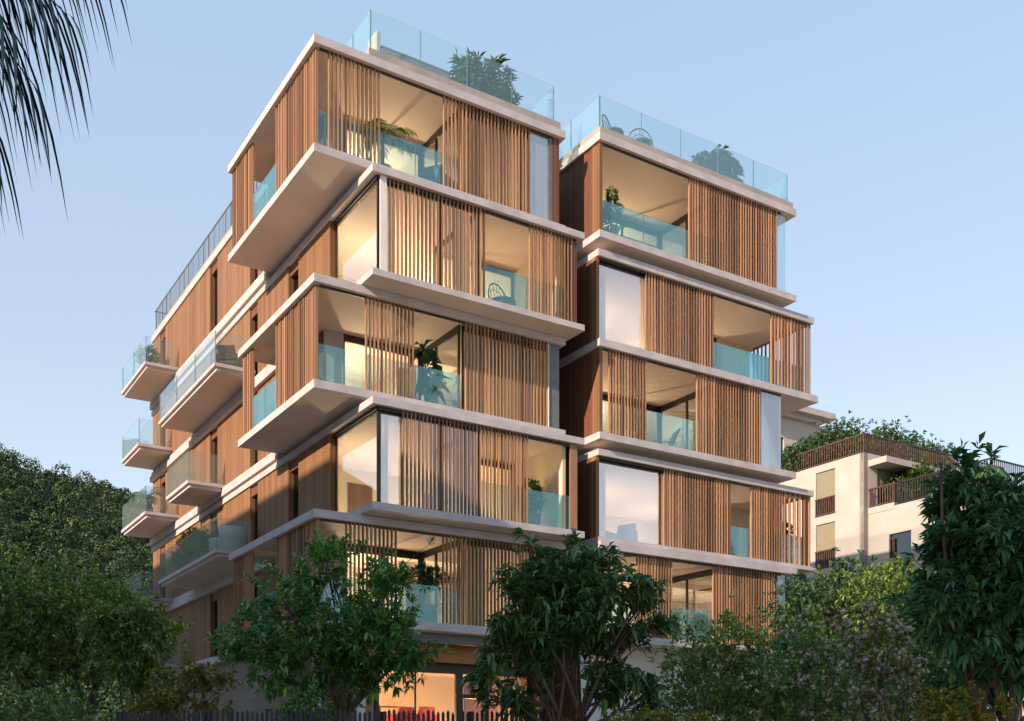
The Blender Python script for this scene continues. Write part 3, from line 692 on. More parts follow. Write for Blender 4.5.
def hoop_chair(label, a, b, z, rz, name='garden_chair'):
    r = thing(name, label, 'chair', W(a,b,z), TH+rz, 'hoop-backed chairs on the right roof terrace' if name == 'wire_chair' else None)
    MB().lathe([(0,.42),(.27,.42),(.29,.44),(.28,.47),(0,.48)]).build('seat', M['fabric2'], r, True)
    hp = [(.34*math.cos(t), .10+.20*math.sin(t)*.5, .46+.50*math.sin(t)) for t in [PI*i/12 for i in range(13)]]
    f = MB().tube(hp, .016, 6); f2 = [(.26*math.cos(t), .12+.1*math.sin(t), .46+.36*math.sin(t)) for t in [PI*i/10 for i in range(11)]]
    f.tube(f2, .008, 5)
    for i in range(5): x = -.2+.1*i; f.tube([(x,.12,.47),(x*1.15,.2,.46+.5*math.sqrt(max(.05,1-(x/.34)**2)))], .006, 5)
    f.build('backrest', M['frame'], r, True)
    for sx in (-1,1):
        for sy in (-1,1): MB().tube([(sx*.28,sy*.26,0),(sx*.2,sy*.18,.43)], .013, 6).build('leg', M['frame'], r)
    return r
def lounge_chair(label, a, b, z, rz):
    r = thing('lounge_chair', label, 'chair', W(a,b,z), TH+rz)
    def panel(y0,z0,y1,z1,w,t,n): 
        d = Vector((0,y1-y0,z1-z0)).normalized(); k = Vector((0,-d.z,d.y))*t
        vs = []
        for x in (-w,w):
            for y,zz in ((y0,z0),(y1,z1)): vs += [Vector((x,y,zz)), Vector((x,y,zz))+k]
        MB().add(vs, [(0,1,3,2),(4,6,7,5),(0,4,5,1),(2,3,7,6),(0,2,6,4),(1,5,7,3)]).build(n, M['fabric2'], r)
    panel(-.45,.40,.25,.30,.32,.07,'seat'); panel(.25,.30,.62,1.05,.30,.06,'backrest')
    for sx in (-1,1):
        MB().tube([(sx*.35,-.42,0),(sx*.35,-.38,.56),(sx*.35,.42,.54),(sx*.35,.30,.0)], .02, 6).build('armrest', M['frame'], r)
    return r
def table(label, a, b, z, rz, w=1.2, d=.7, h=.74, mat='white'):
    r = thing('table', label, 'table', W(a,b,z), TH+rz)
    MB().bev(-w/2,w/2,-d/2,d/2,h-.05,h,.015).build('table_top', M[mat], r)
    for sx in (-1,1):
        for sy in (-1,1): MB().tube([(sx*(w/2-.08),sy*(d/2-.08),0),(sx*(w/2-.06),sy*(d/2-.06),h-.05)], .022, 6).build('leg', M['frame'], r)
    return r
L5, L4, L3, L2, L1 = 16.82, 13.48, 10.40, 7.10, 4.04
# roof of the left stack
potted('potted_palm', 'bushy many-stemmed palm in a pot behind the glass on the left roof terrace', 'plant', 6.25, 1.6, 20.0, .42, .5, [(-.5,0,1.15,.5,.4,.5),(.45,.1,1.2,.55,.4,.55),(-.1,.1,1.75,.5,.4,.4),(.6,0,2.0,.4,.35,.35),(.05,-.2,.85,.6,.4,.4),(-.55,0,1.85,.3,.3,.25)], 120, 13, .46, .05, 'leaf_f', 2, 1.15, r0=.022, droop=.25)
t = thing('bench', 'low grey bench with a pale raised end near the left roof corner', 'bench', W(3.45,.95,20.1), TH)
MB().bev(-1.15,1.15,-.3,.3,-.1,.50,.03).build('base', M['pot'], t); MB().bev(-1.12,1.12,-.28,.28,.502,.60,.03).build('cushion', M['fabric'], t); MB().bev(-1.3,-1.152,-.3,.3,-.1,.95,.03).build('armrest', M['whitepot'], t)
potted('potted_shrub', 'small dark shrub beside the palm on the left roof terrace', 'plant', 7.0,1.4,20.0,.26,.45,[(0,0,.95,.42,.42,.5)],70,7,.22,.06,'leaf_c')
# roof of the right stack
hoop_chair('hoop-backed chair nearest the corner of the right roof terrace', 10.6, .5, 20.08, .5, 'wire_chair').scale = (1.3,1.3,1.3)
hoop_chair('hoop-backed chair farther from the corner of the right roof terrace', 11.75, .45, 20.08, -.5, 'wire_chair').scale = (1.3,1.3,1.3)
potted('potted_shrub', 'rounded dark plant with drooping leaves behind the glass on the right roof terrace', 'plant', 15.5, .9, 20.08, .4, .5, [(-.4,0,1.0,.55,.45,.45),(.35,0,1.2,.5,.45,.45),(.75,0,.95,.4,.35,.5),(.2,0,1.55,.3,.3,.25),(-.75,0,.75,.35,.35,.35)], 230, 10, .38, .05, 'leaf_f', 2, 1.2, r0=.022, droop=.5)
# corner loggias of the left stack
palm_plant('potted_palm', 'slender palm with drooping fronds in the top left corner loggia', 'plant', W(2.45,.8,L5), TH, 12, .95, .6, .60, 12, .38, .05, 1.0, .03, 'leaf_d', (.24,.42), .5)
table('dining table behind the glass of the top left loggia', 3.6, 1.7, L5, 0, 1.5, .8)
armchair('armchair beside the dining table in the top left loggia', 4.35, .9, L5, 2.2)
armchair('armchair with its back to the palm in the top left loggia', 2.7, 1.5, L5, 1.4)
hoop_chair('round-backed chair behind the glass in the forward box under the top floor', 6.25, .35, L4, .3).scale = (1.4,1.4,1.25)
sofa('pale sofa in the corner loggia of the third box from the top', 1.4, 1.8, L3, .2, 1.5)
potted('rubber_plant', 'tall plant with large dark leaves in the middle left loggia', 'plant', 3.95, .8, L3, .25, .45, [(-.15,0,1.25,.3,.25,.35),(.25,.1,1.6,.25,.2,.3),(-.25,0,1.85,.2,.2,.2),(.05,-.05,.85,.35,.25,.25)], 20, 4, .52, .24, 'leaf_c', 2, .9, fine=False, droop=.2)
potted('potted_bush', 'round dense bush above the balustrade in the right-hand corner of the left stack', 'plant', 7.35, .5, L2, .36, .62, [(0,0,1.15,.46,.42,.50)], 260, 7, .13, .05, 'leaf_a', 2, inner=.5)
potted('potted_bush', 'broad dark bush behind the glass of the lowest left loggia', 'plant', 3.95, 1.0, L1, .36, .62, [(-.2,0,1.45,.42,.36,.36),(.35,.1,1.5,.42,.36,.33)], 240, 7, .15, .045, 'leaf_c', 2, inner=.5)
# hedge box at the side of the middle left loggia
def hedge_box(label, a, b, z, w, h, mat='leaf_d'):
    r = thing('planter_box', label, 'planter', W(a,b,z), TH)
    MB().bev(-.2,.2,-w/2,w/2,0,.45,.02).build('box', M['pot'], r)
    P = np.stack([RNG.uniform(-.22,.22,700), RNG.uniform(-w/2,w/2,700), RNG.uniform(.4,h,700)], 1); A = RNG.normal(0,.6,(700,3))+[0,0,.6]
    V, T = whorls(P, A, 5, .10, .04, 1.1, fine=True); np_mesh('foliage', V, T, M[mat], r)
hedge_box('hedge in a planter box on the side strip of the middle left loggia', .75, 4.7, L3, 1.6, .95, 'leaf_e')
# right stack
potted('potted_tree', 'small conifer-shaped potted tree in the corner of the top right loggia', 'plant', 10.55, .5, 16.76, .28, .5, [(0,0,.95,.46,.42,.32),(.02,0,1.4,.36,.32,.34),(0,0,1.85,.2,.2,.3)], 330, 7, .12, .035, 'leaf_a', 1)
sofa('teal-looking sofa behind the glass of the top right loggia', 12.0, 1.1, 16.76, PI, 1.9, 'fabric2')
table('low table beside the sofa in the top right loggia', 13.6, 1.0, 16.76, 0, .8, .6, .5)
armchair('armchair at the far end of the top right loggia', 10.9, 1.3, 16.76, 1.2)
lounge_chair('reclining lounge chair behind the glass of the middle right loggia', 13.1, 1.0, 10.40, -1.9)
potted('potted_tree', 'slim olive tree behind the corner glass of the middle right box', 'plant', 17.0, .75, 10.40, .26, .5, [(0,0,1.3,.35,.3,.4),(.05,0,1.9,.3,.26,.35)], 130, 6, .12, .03, 'leaf_d', 1)
armchair('armchair seen through the big pale window of the right stack', 11.3, 1.0, 7.11, -1.2, 'fabric2', 1.1)
potted('potted_bush', 'leafy potted bush behind the widely spaced slats at the right end', 'plant', 18.7, .5, 7.11, .3, .5, [(0,0,1.05,.4,.4,.45),(.05,.1,1.5,.3,.3,.3)], 200, 6, .14, .05, 'leaf_f', 2)
potted('potted_bush', 'low bluish bush behind the glass of the lowest right loggia', 'plant', 14.25, .2, 4.03, .28, .4, [(0,0,.72,.36,.36,.34)], 130, 6, .15, .05, 'leaf_f', 2)
# balconies of the long side
potted('potted_bush', 'round potted bush on the highest rear balcony', 'plant', .6, 21.0, 16.97, .3, .45, [(0,0,.95,.5,.55,.45)], 200, 6, .15, .05, 'leaf_a', 2)
palm_plant('potted_palm', 'feathery palm on the third rear balcony from the top', 'plant', W(.65,21.3,10.62), TH, 10, .85, .75, .6, 12, .40, .05, .7, .035, 'leaf_c', (.26,.4), .5)
potted('potted_bush', 'big leafy shrub on the long lowest middle balcony', 'plant', .75, 13.6, 7.32, .4, .45, [(0,-.3,.95,.55,.8,.55),(0,.8,1.2,.5,.7,.6),(0,1.9,.8,.5,.7,.5)], 420, 6, .2, .06, 'leaf_d', 3)
def tub(label, a, b, z, s=1.0):
    r = thing('tub_chair', label, 'armchair', W(a,b,z), TH+2.4)
    mb = MB(); n = 20; vs = []
    for rr, zz in ((.42,.05),(.46,.45),(.46,.82),(.36,.82),(.35,.45)):
        for k in range(n): t = -.15*PI+1.3*PI*k/(n-1); vs.append((rr*s*math.cos(t), rr*s*math.sin(t), zz*s))
    mb.add(vs, [(i*n+k,i*n+k+1,(i+1)*n+k+1,(i+1)*n+k) for i in range(4) for k in range(n-1)]); mb.build('shell', M['whitepot'], r, True)
    MB().lathe([(0,.05*s),(.38*s,.05*s),(.37*s,.42*s),(.3*s,.47*s),(0,.47*s)]).build('seat', M['whitepot'], r, True)
tub('pale rounded tub chair at the near end of the long lowest middle balcony', .85, 9.7, 7.32, 1.1)
tub('pale rounded tub chair beside the leafy shrub on the lowest middle balcony', .8, 11.0, 7.32, .9)
armchair('dark armchair at the near end of the wide upper middle balcony', .8, 10.0, 13.77, 2.6, 'frame')
# lobby
for i,(a,lab) in enumerate(((4.9,'red armchair seen through the lobby glass under the framed picture'),(5.45,'red armchair beside the lobby door post'))):
    armchair(lab, a, 4.6-.4*i, .98, PI, 'red', .95)
t = thing('picture_frame', 'thin dark framed picture on the lobby back wall', 'picture', W(5.2,5.97,1.35), TH)
MB().box(-.45,.45,0,.03,-.55,.0).box(-.45,.45,0,.03,.50,.55).box(-.45,-.40,0,.03,0,.5).box(.40,.45,0,.03,0,.5).build('frame', M['frame'], t); MB().box(-.4,.4,.01,.025,0,.5).build('picture', M['wall_in'], t)
for i,(a,b,z,lab) in enumerate(((3.3,3.6,1.75,'lit round lobby lamp, the higher of two'),(2.95,3.4,1.45,'lit round lobby lamp, the lower of two'))):
    t = thing('pendant_lamp', lab, 'lamp', W(a,b,z), TH, 'round lamps in the lobby')
    MB().tube([(0,0,.12),(0,0,2.94-z)], .008, 5).build('cord', M['frame'], t); MB().lathe([(.001,-.11),(.06,-.092),(.10,-.04),(.10,.04),(.06,.092),(.001,.11)]).build('lamp_shade', M['globe'], t, True)

# ------------------------------------------------------------------ background houses
def local_house(name, label, corner):
    return thing(name, label, 'building', corner, TH)
def pickets(mb, along, p0, p1, d, z0, h, sp=.14, w=.045):
    n = int((p1-p0)/sp)
    for i in range(n+1):
        p = p0+(p1-p0-w)*i/n
        if along == 'a': mb.box(p,p+w,d,d+.03,z0,z0+h)
        else: mb.box(d,d+.03,p,p+w,z0,z0+h)
    for zz,tt in ((z0+h,.07),(z0+.05,.05)):
        if along == 'a': mb.box(p0-.02,p1+.02,d-.02,d+.05,zz,zz+tt)
        else: mb.box(d-.02,d+.05,p0-.02,p1+.02,zz,zz+tt)
Yc = 58.; kx = at(864, 452, Yc)
cream = local_house('cream_house', 'cream rendered house with brown picket railings and planted roof behind the trees', (kx.x,kx.y,GZ))
HT = kx.z-GZ                                    # parapet height
mb = MB(); wins = [(1.9,3.25)]; fl = [HT-3.95, HT-7.0, HT-10.05, HT-13.1]
# left face runs along b, right face along a: walls as slabs with window openings
def wall_with_holes(mb, along, length, d0, d1, z0, z1, holes):
    us = sorted(set([0,length]+[h[0] for h in holes]+[h[1] for h in holes])); zs = sorted(set([z0,z1]+[h[2] for h in holes]+[h[3] for h in holes]))
    for i in range(len(us)-1):
        for j in range(len(zs)-1):
            um, zm = (us[i]+us[i+1])/2, (zs[j]+zs[j+1])/2
            if any(h[0] < um < h[1] and h[2] < zm < h[3] for h in holes): continue
            if along == 'a': mb.box(us[i],us[i+1],d0,d1,zs[j],zs[j+1])
            else: mb.box(d0,d1,us[i],us[i+1],zs[j],zs[j+1])
fzs = [HT+.05-3.0*i for i in range(1,6)]
holesB = [(2.0,3.4,z+.05,z+2.55) for z in fzs]+[(7.0,8.4,z+.05,z+2.55) for z in fzs]
holesA = [(1.1,4.6,z,z+2.35) for z in fzs]+[(6.2,9.4,z,z+2.35) for z in fzs]
wall_with_holes(mb,'b',14,0,.3,0,HT,holesB); wall_with_holes(mb,'a',13,0,.3,0,HT,holesA)
mb.box(.3,13,13.7,14,0,HT); mb.box(12.7,13,.3,13.7,0,HT); mb.box(.3,12.7,.3,13.7,HT-1.0,HT-.7); mb.build('wall', M['cream'], cream)
for h in holesB:
    f = MB().box(.12,.2,h[0],h[0]+.06,h[2],h[3]).box(.12,.2,h[1]-.06,h[1],h[2],h[3]).box(.12,.2,h[0]+.06,h[1]-.06,h[3]-.06,h[3]).build('window', M['frame'], cream)
    MB().box(.15,.165,h[0]+.06,h[1]-.06,h[2],h[3]-.06).build('pane', M['dpane'], f)
    MB().box(.08,.11,h[0]+.01,h[1]-.01,h[2]+.95,h[3]-.01).build('blind', M['blind'], f)
    r = MB(); pickets(r,'b',h[0],h[1],-.05,h[2]-.05,.95,.13,.05); r.build('railing', M['brownrail'], f)
for h in holesA:
    f = MB().box(h[0],h[0]+.07,.15,.25,h[2],h[3]).box(h[1]-.07,h[1],.15,.25,h[2],h[3]).box((h[0]+h[1])/2-.04,(h[0]+h[1])/2+.04,.15,.25,h[2],h[3]).build('window', M['frame'], cream)
    MB().box(h[0]+.07,h[1]-.07,.19,.2,h[2],h[3]).build('pane', M['dpane'], f)
    MB().box(h[0]+.02,h[1]-.02,.08,.11,h[2]+1.2,h[3]-.01).build('blind', M['blind'], f)
for z in fzs:
    o = MB().box(.35,11.5,-1.7,-.003,z-.45,z-.1).box(.9,11.2,-1.4,-.003,z-.62,z-.452).build('balcony', M['cream'], cream)
    r = MB(); pickets(r,'a',.4,11.4,-1.66,z-.1,1.0,.16,.05); pickets(r,'b',-1.6,-.05,.4,z-.1,1.0,.16,.05); r.build('railing', M['brownrail'], o)
MB().box(.35,11.5,-1.2,-.003,HT-.75,HT-.42).build('canopy', M['cream'], cream)
r = MB(); pickets(r,'a',.02,12.9,.03,HT,1.0,.17,.055); pickets(r,'b',.05,13.9,.03,HT,1.0,.17,.055); r.build('roof_railing', M['brownrail'], cream)
def roof_bush(label, a, b, z, r, root, mat='leaf_b', cat='bush'):
    base = Vector(root.location)+Vector((C*a-Sn*b, Sn*a+C*b, z))
    make_tree('roof_shrub', label, cat, base, [(base.x+dx,base.y+dy,base.z+r*.9+.25+dz,r*.8,r*.8,r*.6) for dx,dy,dz in ((0,0,0),(r*.6,.2,-.1),(-r*.5,0,.05),(.2,.3,r*.4))], 2200, 6, .24, .10, M[mat], 2, inner=.2, twigs=2, r0=.04, fine=True, group='shrubs on the cream house roof')
roof_bush('loose green shrub along the left roof railing of the cream house', 1.2, 9.0, HT-.7, 1.6, cream, 'leaf_b')
roof_bush('green roof shrub behind the middle of the left railing of the cream house', 1.5, 5.0, HT-.7, 1.4, cream, 'leaf_f')
roof_bush('tallest green shrub at the roof corner of the cream house', 2.6, 3.6, HT-.7, 1.85, cream)
roof_bush('green roof shrub right of the corner on the cream house', 5.6, 3.0, HT-.7, 1.8, cream)
roof_bush('dark roof shrub at the right end of the cream house', 9.2, 3.0, HT-.7, 1.7, cream, 'leaf_f')
roof_bush('bright green bush spilling over the upper balcony of the cream house', 3.0, -1.0, fzs[0]-.2, 1.2, cream, 'leaf_g')
# a house further right, and the roof of one behind
def plain_house(name, label, corner, w, d, h, mat, nfl, canopy=True):
    hh = thing(name, label, 'building', (corner.x,corner.y,GZ), TH); m = MB(); ho = []
    for i in range(nfl):
        z = h-1.2-3*i-2.2
        for q in (1.4,4.6,7.8):
            if q+1.4 < min(w,d): ho.append((q,q+1.4,z,z+1.9))
    wall_with_holes(m,'a',w,0,.3,0,h,ho); wall_with_holes(m,'b',d,0,.3,0,h,ho); m.box(.3,w,d-.3,d,0,h); m.box(w-.3,w,.3,d-.3,0,h); m.box(.3,w-.3,.3,d-.3,h-.5,h-.3); m.build('wall', mat, hh)
    for q in ho:
        f = MB().box(q[0],q[0]+.06,.1,.2,q[2],q[3]).box(q[1]-.06,q[1],.1,.2,q[2],q[3]).build('window', M['frame'], hh); MB().box(q[0]+.06,q[1]-.06,.14,.155,q[2],q[3]).build('pane', M['dpane'], f)
        f = MB().box(.1,.2,q[0],q[0]+.06,q[2],q[3]).box(.1,.2,q[1]-.06,q[1],q[2],q[3]).build('window', M['frame'], hh); MB().box(.14,.155,q[0]+.06,q[1]-.06,q[2],q[3]).build('pane', M['dpane'], f)
    return hh
k2 = at(991, 482, 52)
h2 = plain_house('cream_house', 'cream house at the right edge with a dark roof railing', k2, 12, 12, k2.z-GZ, M['cream'], 4)
r = MB(); pickets(r,'a',.02,11.9,.03,k2.z-GZ,1.15,.16,.05); pickets(r,'b',.05,11.9,.03,k2.z-GZ,1.15,.16,.05); r.build('roof_railing', M['frame'], h2)
k3 = at(757, 411, 78)
h3 = plain_house('pale_house', 'pale flat-roofed house with a wide cornice behind the roof shrubs', k3, 7, 14, k3.z-GZ, M['cream'], 5)
MB().box(-.4,6.6,-.4,14.2,k3.z-GZ+.003,k3.z-GZ+.35).box(-1.0,7.4,-1.0,14.5,k3.z-GZ+.352,k3.z-GZ+.8).build('cornice', M['cream'], h3)
# the neighbouring block across the street on the left, whose long shadow lies over the lower storeys
nb = thing('neighbour_building', 'plain rendered apartment block standing to the left outside the view', 'building', tuple(W(-25,-27,0)[:2])+(0.6,), TH)
NH = 21.3+CAMZ-.6; m = MB(); ho = []
for i in range(7):
    for q in range(18): ho.append((1.2+3.2*q, 2.6+3.2*q, 1.0+3.0*i, 2.7+3.0*i))
def wall_nb():
    us = 0
    wall_with_holes(m,'b',60,-.3,0,0,NH,ho)
wall_nb(); m.box(-12,-.3,0,.3,0,NH); m.box(-12,-.3,59.7,60,0,NH); m.box(-12,-11.7,.3,59.7,0,NH); m.box(-11.7,-.3,.3,59.7,NH-.6,NH-.3); m.build('wall', M['cream'], nb)
g = MB()
for q in ho: g.box(-.2,-.18,q[0],q[1],q[2],q[3])
o = g.build('window', M['dpane'], nb); o['kind'] = 'stuff'

# ------------------------------------------------------------------ fence and garden
fy = 18.0; fz0 = 1.45
fn = thing('picket_fence', 'dark weathered picket fence along the bottom edge in front of the entrance', 'fence', (-5.0,fy,fz0))
for s in range(5):
    m = MB(); x0 = -1.7+s*1.5
    for i in range(18):
        x = x0+i*.0835; h = .97+random.uniform(-.035,.035); w = .05; t = random.uniform(-.006,.006)
        m.add([(x+t,-.012,0),(x+w+t,-.012,0),(x+w+t,.012,0),(x+t,.012,0),(x,-.012,h),(x+w,-.012,h),(x+w,.012,h),(x,.012,h),(x+w/2,-.012,h+.05),(x+w/2,.012,h+.05)],
            [(0,1,5,8,4),(2,3,7,9,6),(1,2,6,5),(3,0,4,7),(4,8,9,7),(8,5,6,9),(0,3,2,1)])
    m.box(x0,x0+1.5,.014,.05,.25,.33); m.box(x0,x0+1.5,.014,.05,.72,.80); m.build('fence_panel', M['fence'], fn)
    MB().box(x0-.05,x0+.05,.052,.14,-.1,1.0).build('post', M['fence'], fn)

def B(px, py, Y, rx, rz, ry=None):       # one lump of a crown: centre and half sizes in metres
    p = at(px,py,Y); return (p.x, p.y, p.z, rx, ry or rx*.9, rz)
# front left tree
Y = 20.
base = at(335, 721, Y); base.z = gz(base.x, Y)
make_tree('garden_tree', 'rounded glossy green tree with several stems left of the entrance', 'tree', base,
    [B(330,572,Y,.62,.55),B(282,598,Y,.75,.6),B(262,640,Y,.75,.55),B(335,625,Y,.9,.7),B(378,600,Y,.7,.7),B(388,650,Y,.75,.6),B(300,668,Y,.8,.5),B(345,672,Y,.6,.4),B(417,640,Y,.42,.55),B(405,578,Y,.25,.25)],
    1500, 8, .19, .062, M['leaf_a'], 4, 1.0, .45, r0=.055, twigs=9)
# centre tree, long hanging leaves
Y = 16.5
base = at(572, 721, Y); base.z = gz(base.x, Y)
make_tree('garden_tree', 'dark tree with long drooping leaves in the middle foreground', 'tree', base,
    [B(556,572,Y,.55,.42),B(512,598,Y,.5,.5),B(600,588,Y,.5,.42),B(560,618,Y,.7,.5),B(615,625,Y,.5,.4),B(520,645,Y,.45,.4),B(628,655,Y,.45,.4),B(498,690,Y,.36,.4),B(644,588,Y,.22,.22),B(655,690,Y,.28,.35),B(575,560,Y,.3,.25),B(500,640,Y,.35,.4),B(570,655,Y,.55,.35),B(590,690,Y,.5,.35),B(535,700,Y,.45,.3),B(575,600,Y,.6,.5),B(530,620,Y,.5,.45),B(640,620,Y,.35,.3)],
    1000, 9, .225, .068, M['leaf_b'], 4, 1.2, .35, r0=.06, twigs=8, droop=.25)
# big tree at the right edge
Y = 14.
base = at(985, 721, Y); base.z = gz(base.x, Y)
make_tree('garden_tree', 'tall shadowy large-leaved tree at the right edge', 'tree', base,
    [B(962,484,Y,.38,.36),B(965,530,Y,.5,.48),B(1012,545,Y,.75,.65),B(1062,545,Y,.65,.5),B(967,590,Y,.58,.5),B(1022,610,Y,.85,.6),B(1077,580,Y,.8,.8),B(989,655,Y,.62,.4),B(1052,660,Y,.7,.45),B(939,562,Y,.26,.28),B(1127,560,Y,.7,.7),B(1102,640,Y,.7,.5),B(941,463,Y,.22,.2),B(1002,510,Y,.4,.3),B(942,615,Y,.4,.45),B(982,560,Y,.5,.5),B(1017,575,Y,.6,.5),B(947,505,Y,.25,.3),B(958,512,Y,.36,.34),B(962,545,Y,.42,.4)],
    2500, 9, .20, .068, M['leaf_c'], 4, 1.1, .4, r0=.06, twigs=8, droop=.2)
# left group
Y = 24.
base = at(75, 721, Y); base.z = gz(base.x, Y)
make_tree('garden_tree', 'broad fine-leaved dark tree at the lower left with many stems', 'tree', base,
    [B(40,592,Y,1.3,.7),B(95,605,Y,1.0,.62),B(10,622,Y,1.1,.75),B(70,630,Y,1.4,.8),B(130,620,Y,.8,.6),B(-40,612,Y,1.2,.85),B(30,660,Y,1.0,.5),B(-60,660,Y,1.2,.6),B(100,665,Y,.9,.5)],
    3000, 8, .15, .055, M['leaf_d'], 5, 1.1, .45, r0=.075, twigs=8, fine=True)
Y = 22.
base = at(140, 721, Y); base.z = gz(base.x, Y)
make_tree('garden_tree', 'smaller bright-edged tree between the fine-leaved tree and the facade', 'tree', base,
    [B(138,618,Y,.5,.42),B(150,640,Y,.55,.5),B(120,655,Y,.7,.55),B(155,680,Y,.5,.4),B(110,625,Y,.5,.45)],
    900, 8, .14, .055, M['leaf_d'], 3, 1.1, .4, r0=.045, twigs=8, fine=True)
def shrub(label, px, Y, blobs, n, k, L, Wd, mat, accent=None, stems=4, name='garden_shrub', r0=.03, fine=True, inner=.35, group=None, cat='shrub', tw=8):
    b = at(px, 721, Y); b.z = gz(b.x, Y)
    return make_tree(name, label, cat, b, [B(*q) for q in blobs], n, k, L, Wd, M[mat], stems, 1.1, inner, group, tw, r0, fine, .12, accent, None, .2)
shrub('yellow-green shrub in front of the stone base wall', 190, 20.5, [(195,690,20.5,.55,.45),(172,705,20.5,.5,.3),(212,676,20.5,.25,.3),(150,712,20.5,.5,.25)], 420, 7, .13, .055, 'leaf_e')
shrub('low dark shrub under the left tree behind the fence', 40, 20, [(20,712,20,1.1,.4),(80,716,20,.9,.3)], 420, 7, .13, .05, 'leaf_d')
shrub('low shrub with broad leaves at the foot of the front left tree', 300, 18.6, [(290,715,18.6,.4,.2),(318,708,18.6,.3,.25)], 120, 7, .15, .06, 'leaf_a')
shrub('loose shrub with bare stems below the right balconies', 700, 19, [(690,648,19,.6,.4),(735,645,19,.65,.42),(700,690,19,.7,.5),(750,690,19,.7,.5),(725,715,19,.8,.4),(665,712,19,.5,.3)], 1150, 7, .12, .045, 'leaf_d', r0=.04)
shrub('thin leafy shrub right of the loose shrub by the right corner', 790, 19.5, [(790,650,19.5,.6,.45),(810,690,19.5,.7,.5),(775,712,19.5,.6,.4)], 700, 7, .12, .045, 'leaf_a', r0=.03)
shrub('clipped low hedge bush at the bottom edge right of the middle tree', 650, 15.5, [(640,722,15.5,.5,.15),(690,722,15.5,.45,.16)], 260, 7, .09, .04, 'leaf_e')
shrub('pink flowering shrub left part, beside the building corner', 805, 17, [(805,640,17,.35,.35),(790,670,17,.4,.35),(835,665,17,.5,.5),(815,700,17,.5,.35)], 420, 6, .11, .045, 'leaf_d', (M['petal'],.5,.050,.042,16), name='flowering_shrub', group='pink flowering shrubs')
shrub('pink flowering shrub right part, with the densest blossom', 880, 16.5, [(862,625,16.5,.42,.32),(885,650,16.5,.5,.5),(905,690,16.5,.5,.45),(860,695,16.5,.5,.4)], 620, 6, .10, .042, 'leaf_d', (M['petal'],.75,.050,.042,20), name='flowering_shrub', group='pink flowering shrubs')
shrub('rounded yellow-green bush at the bottom right under the big tree', 955, 13.5, [(950,712,13.5,.42,.24),(985,718,13.5,.35,.2)], 330, 7, .085, .045, 'leaf_e')
shrub('dark hedge between the flowering shrub and the big tree', 920, 18, [(925,650,18,.7,.7),(900,610,18,.6,.5),(940,690,18,.7,.5)], 800, 7, .13, .05, 'leaf_a', r0=.04)
shrub('evergreen mass at the foot of the right stack', 760, 24, [(700,690,24,1.0,.6),(760,690,24,1.0,.7),(820,690,24,1.2,.8),(880,700,24,1.2,.8),(950,690,24,1.3,.9)], 1300, 7, .16, .06, 'leaf_b', r0=.05)
# trees between the houses
for px,Yd,bl,lab,mt in ((835,36,[(820,600,36,1.3,.9),(850,590,36,1.2,.8),(800,625,36,1.2,1.0),(860,622,36,1.4,1.0),(842,572,36,.6,.45)],'feathery blue-green tree between the building and the cream house','leaf_f'),
                     (905,33,[(890,595,33,1.2,.9),(925,600,33,1.2,1.0),(905,625,33,1.3,.8)],'rusty green tree in front of the cream house','leaf_d'),
                     (800,40,[(795,600,40,1.1,.8),(805,640,40,1.3,1.0),(790,630,40,1,1)],'dark tree tight against the right end of the building','leaf_a')):
    b = at(px,721,Yd); b.z = GZ-.1
    make_tree('background_tree', lab, 'tree', b, [B(*q) for q in bl], 1300, 7, .22, .07, M[mt], 2, 1.1, .4, 'trees between the houses', 8, .09, True)
# tall palms behind the big tree
for i,(px,py,Yd,lab) in enumerate(((972,470,34,'palm crown rising just behind the top of the big tree'),)):
    p = at(px,py,Yd)
    palm_plant('garden_palm', lab, 'palm', (p.x,p.y,GZ-.1), i, 16, 1.5, 1.0, 1.5, 20, .55, .06, p.z-GZ-.2, .11, 'leaf_c', None, .6)
# the palm whose fronds hang in at the top left
pp = Vector((-4.38, 5.4, gz(-4.38,5.4)))
palm_plant('hanging_palm', 'dark palm fronds with long strap leaves hanging in at the top left', 'palm', pp, 0, 20, 2.4, .5, 1.2, 24, .62, .022, 6.4, .14, 'palm', None, 1.5, .1,
    dirs=[(.02,2.5,.6,.7),(.25,2.4,.55,.75),(.05,2.35,.45,.95),(-.22,2.25,.35,1.0),(.32,2.2,.4,.95),(-.02,2.1,.0,1.1),(-.12,1.9,-.25,1.1),(.15,1.85,-.5,.9),(-.3,1.8,-.6,1.0),(.05,1.7,-.8,.9),(.22,2.05,-.1,1.0),(1.3,2.2,.6,1.4),(2.2,2.2,.6,1.3),(3.2,2.1,.5,1.3),(4.3,2.2,.5,1.2),(5.2,2.0,.5,1.2),(.1,2.2,.2,1.0),(-.08,2.3,.6,.8),(.0,1.5,-.9,.8),(-.2,1.95,.1,1.3)], ribr=.014)

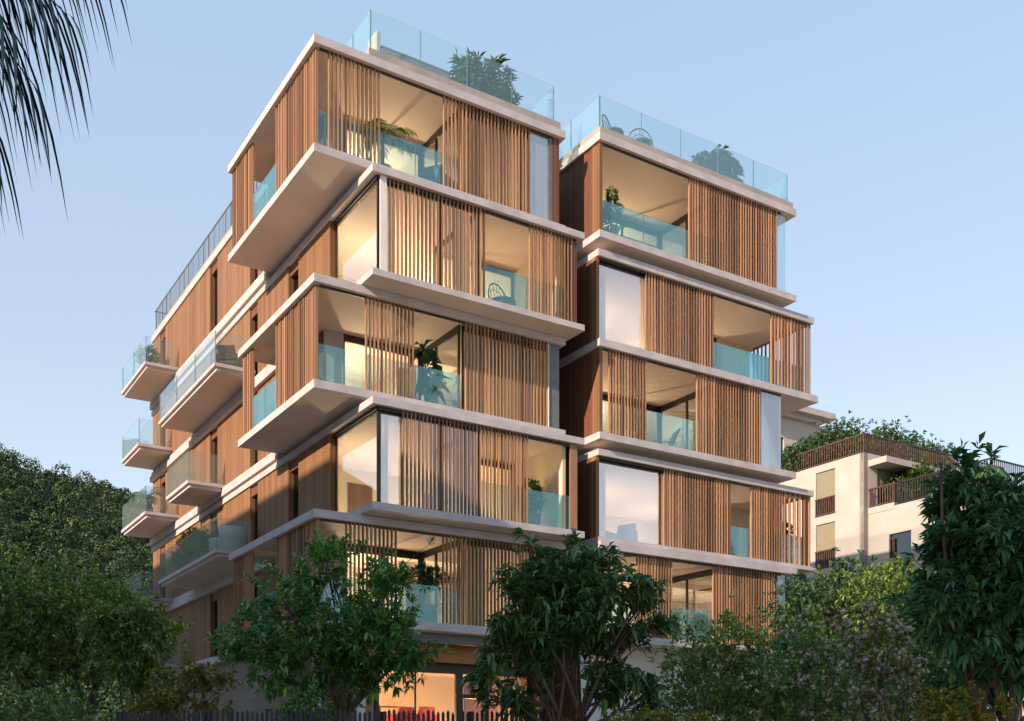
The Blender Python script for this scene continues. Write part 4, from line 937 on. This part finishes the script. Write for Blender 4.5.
# ------------------------------------------------------------------ light, sky, camera
tv = Vector((C*.97-Sn*.24, Sn*.97+C*.24, -.45)).normalized()      # the way the sunlight travels
EL = math.asin(-tv.z); AZ = math.atan2(-tv.x, -tv.y)                # sun's azimuth from +Y towards +X
sl = bpy.data.lights.new('sun', 'SUN'); sl.energy = 8.6; sl.angle = math.radians(.5); sl.color = (1,.73,.52)
so = bpy.data.objects.new('sun', sl); COL.objects.link(so); so.rotation_euler = tv.to_track_quat('-Z','Y').to_euler(); so.location = (-30,-20,40)
w = bpy.data.worlds.new('World'); S.world = w; w.use_nodes = True; nt = w.node_tree
for n in list(nt.nodes): nt.nodes.remove(n)
sky = nt.nodes.new('ShaderNodeTexSky'); sky.sky_type = 'NISHITA'; sky.sun_disc = False; sky.sun_elevation = EL; sky.sun_rotation = AZ
sky.air_density = 1.0; sky.dust_density = .6; sky.ozone_density = 1.2; sky.altitude = 50
bg = nt.nodes.new('ShaderNodeBackground'); bg.inputs['Strength'].default_value = .10; ow = nt.nodes.new('ShaderNodeOutputWorld')
nt.links.new(sky.outputs[0], bg.inputs['Color'])
# bright thin evening haze over the blue: pale towards the horizon
tc = nt.nodes.new('ShaderNodeTexCoord'); sx = nt.nodes.new('ShaderNodeSeparateXYZ'); nt.links.new(tc.outputs['Generated'], sx.inputs[0])
hz = ramp(nt, sx.outputs['Z'], [(0,(.64,.635,.62)), (.14,(.61,.625,.63)), (.35,(.49,.545,.635)), (.62,(.395,.545,.705)), (1,(.28,.44,.64))])
b2 = nt.nodes.new('ShaderNodeBackground'); nt.links.new(hz, b2.inputs['Color'])
az = nt.nodes.new('ShaderNodeMapRange'); az.inputs['From Min'].default_value = -.6; az.inputs['From Max'].default_value = .35; az.inputs['To Min'].default_value = .56; az.inputs['To Max'].default_value = .86
nt.links.new(sx.outputs['Y'], az.inputs['Value']); nt.links.new(az.outputs[0], b2.inputs['Strength'])
ads = nt.nodes.new('ShaderNodeAddShader'); nt.links.new(bg.outputs[0], ads.inputs[0]); nt.links.new(b2.outputs[0], ads.inputs[1])
nt.links.new(ads.outputs[0], ow.inputs['Surface'])
cam = bpy.data.cameras.new('camera'); co = bpy.data.objects.new('camera', cam); COL.objects.link(co)
co.location = (0,0,CAMZ); co.rotation_euler = (PI/2,0,0)
cam.sensor_width = 36; cam.lens = F/1024*36; cam.shift_y = (YH-360.5)/1024; cam.clip_start = .05; cam.clip_end = 5000
S.camera = co
S.view_settings.view_transform = 'Standard'; S.view_settings.look = 'None'; S.view_settings.exposure = 0
S.render.film_transparent = False
S.cycles.max_bounces = 10; S.cycles.transparent_max_bounces = 24; S.cycles.diffuse_bounces = 4; S.cycles.glossy_bounces = 4; S.cycles.transmission_bounces = 6
S.cycles.use_denoising = True; S.cycles.sample_clamp_indirect = 6; S.cycles.caustics_reflective = False; S.cycles.caustics_refractive = False
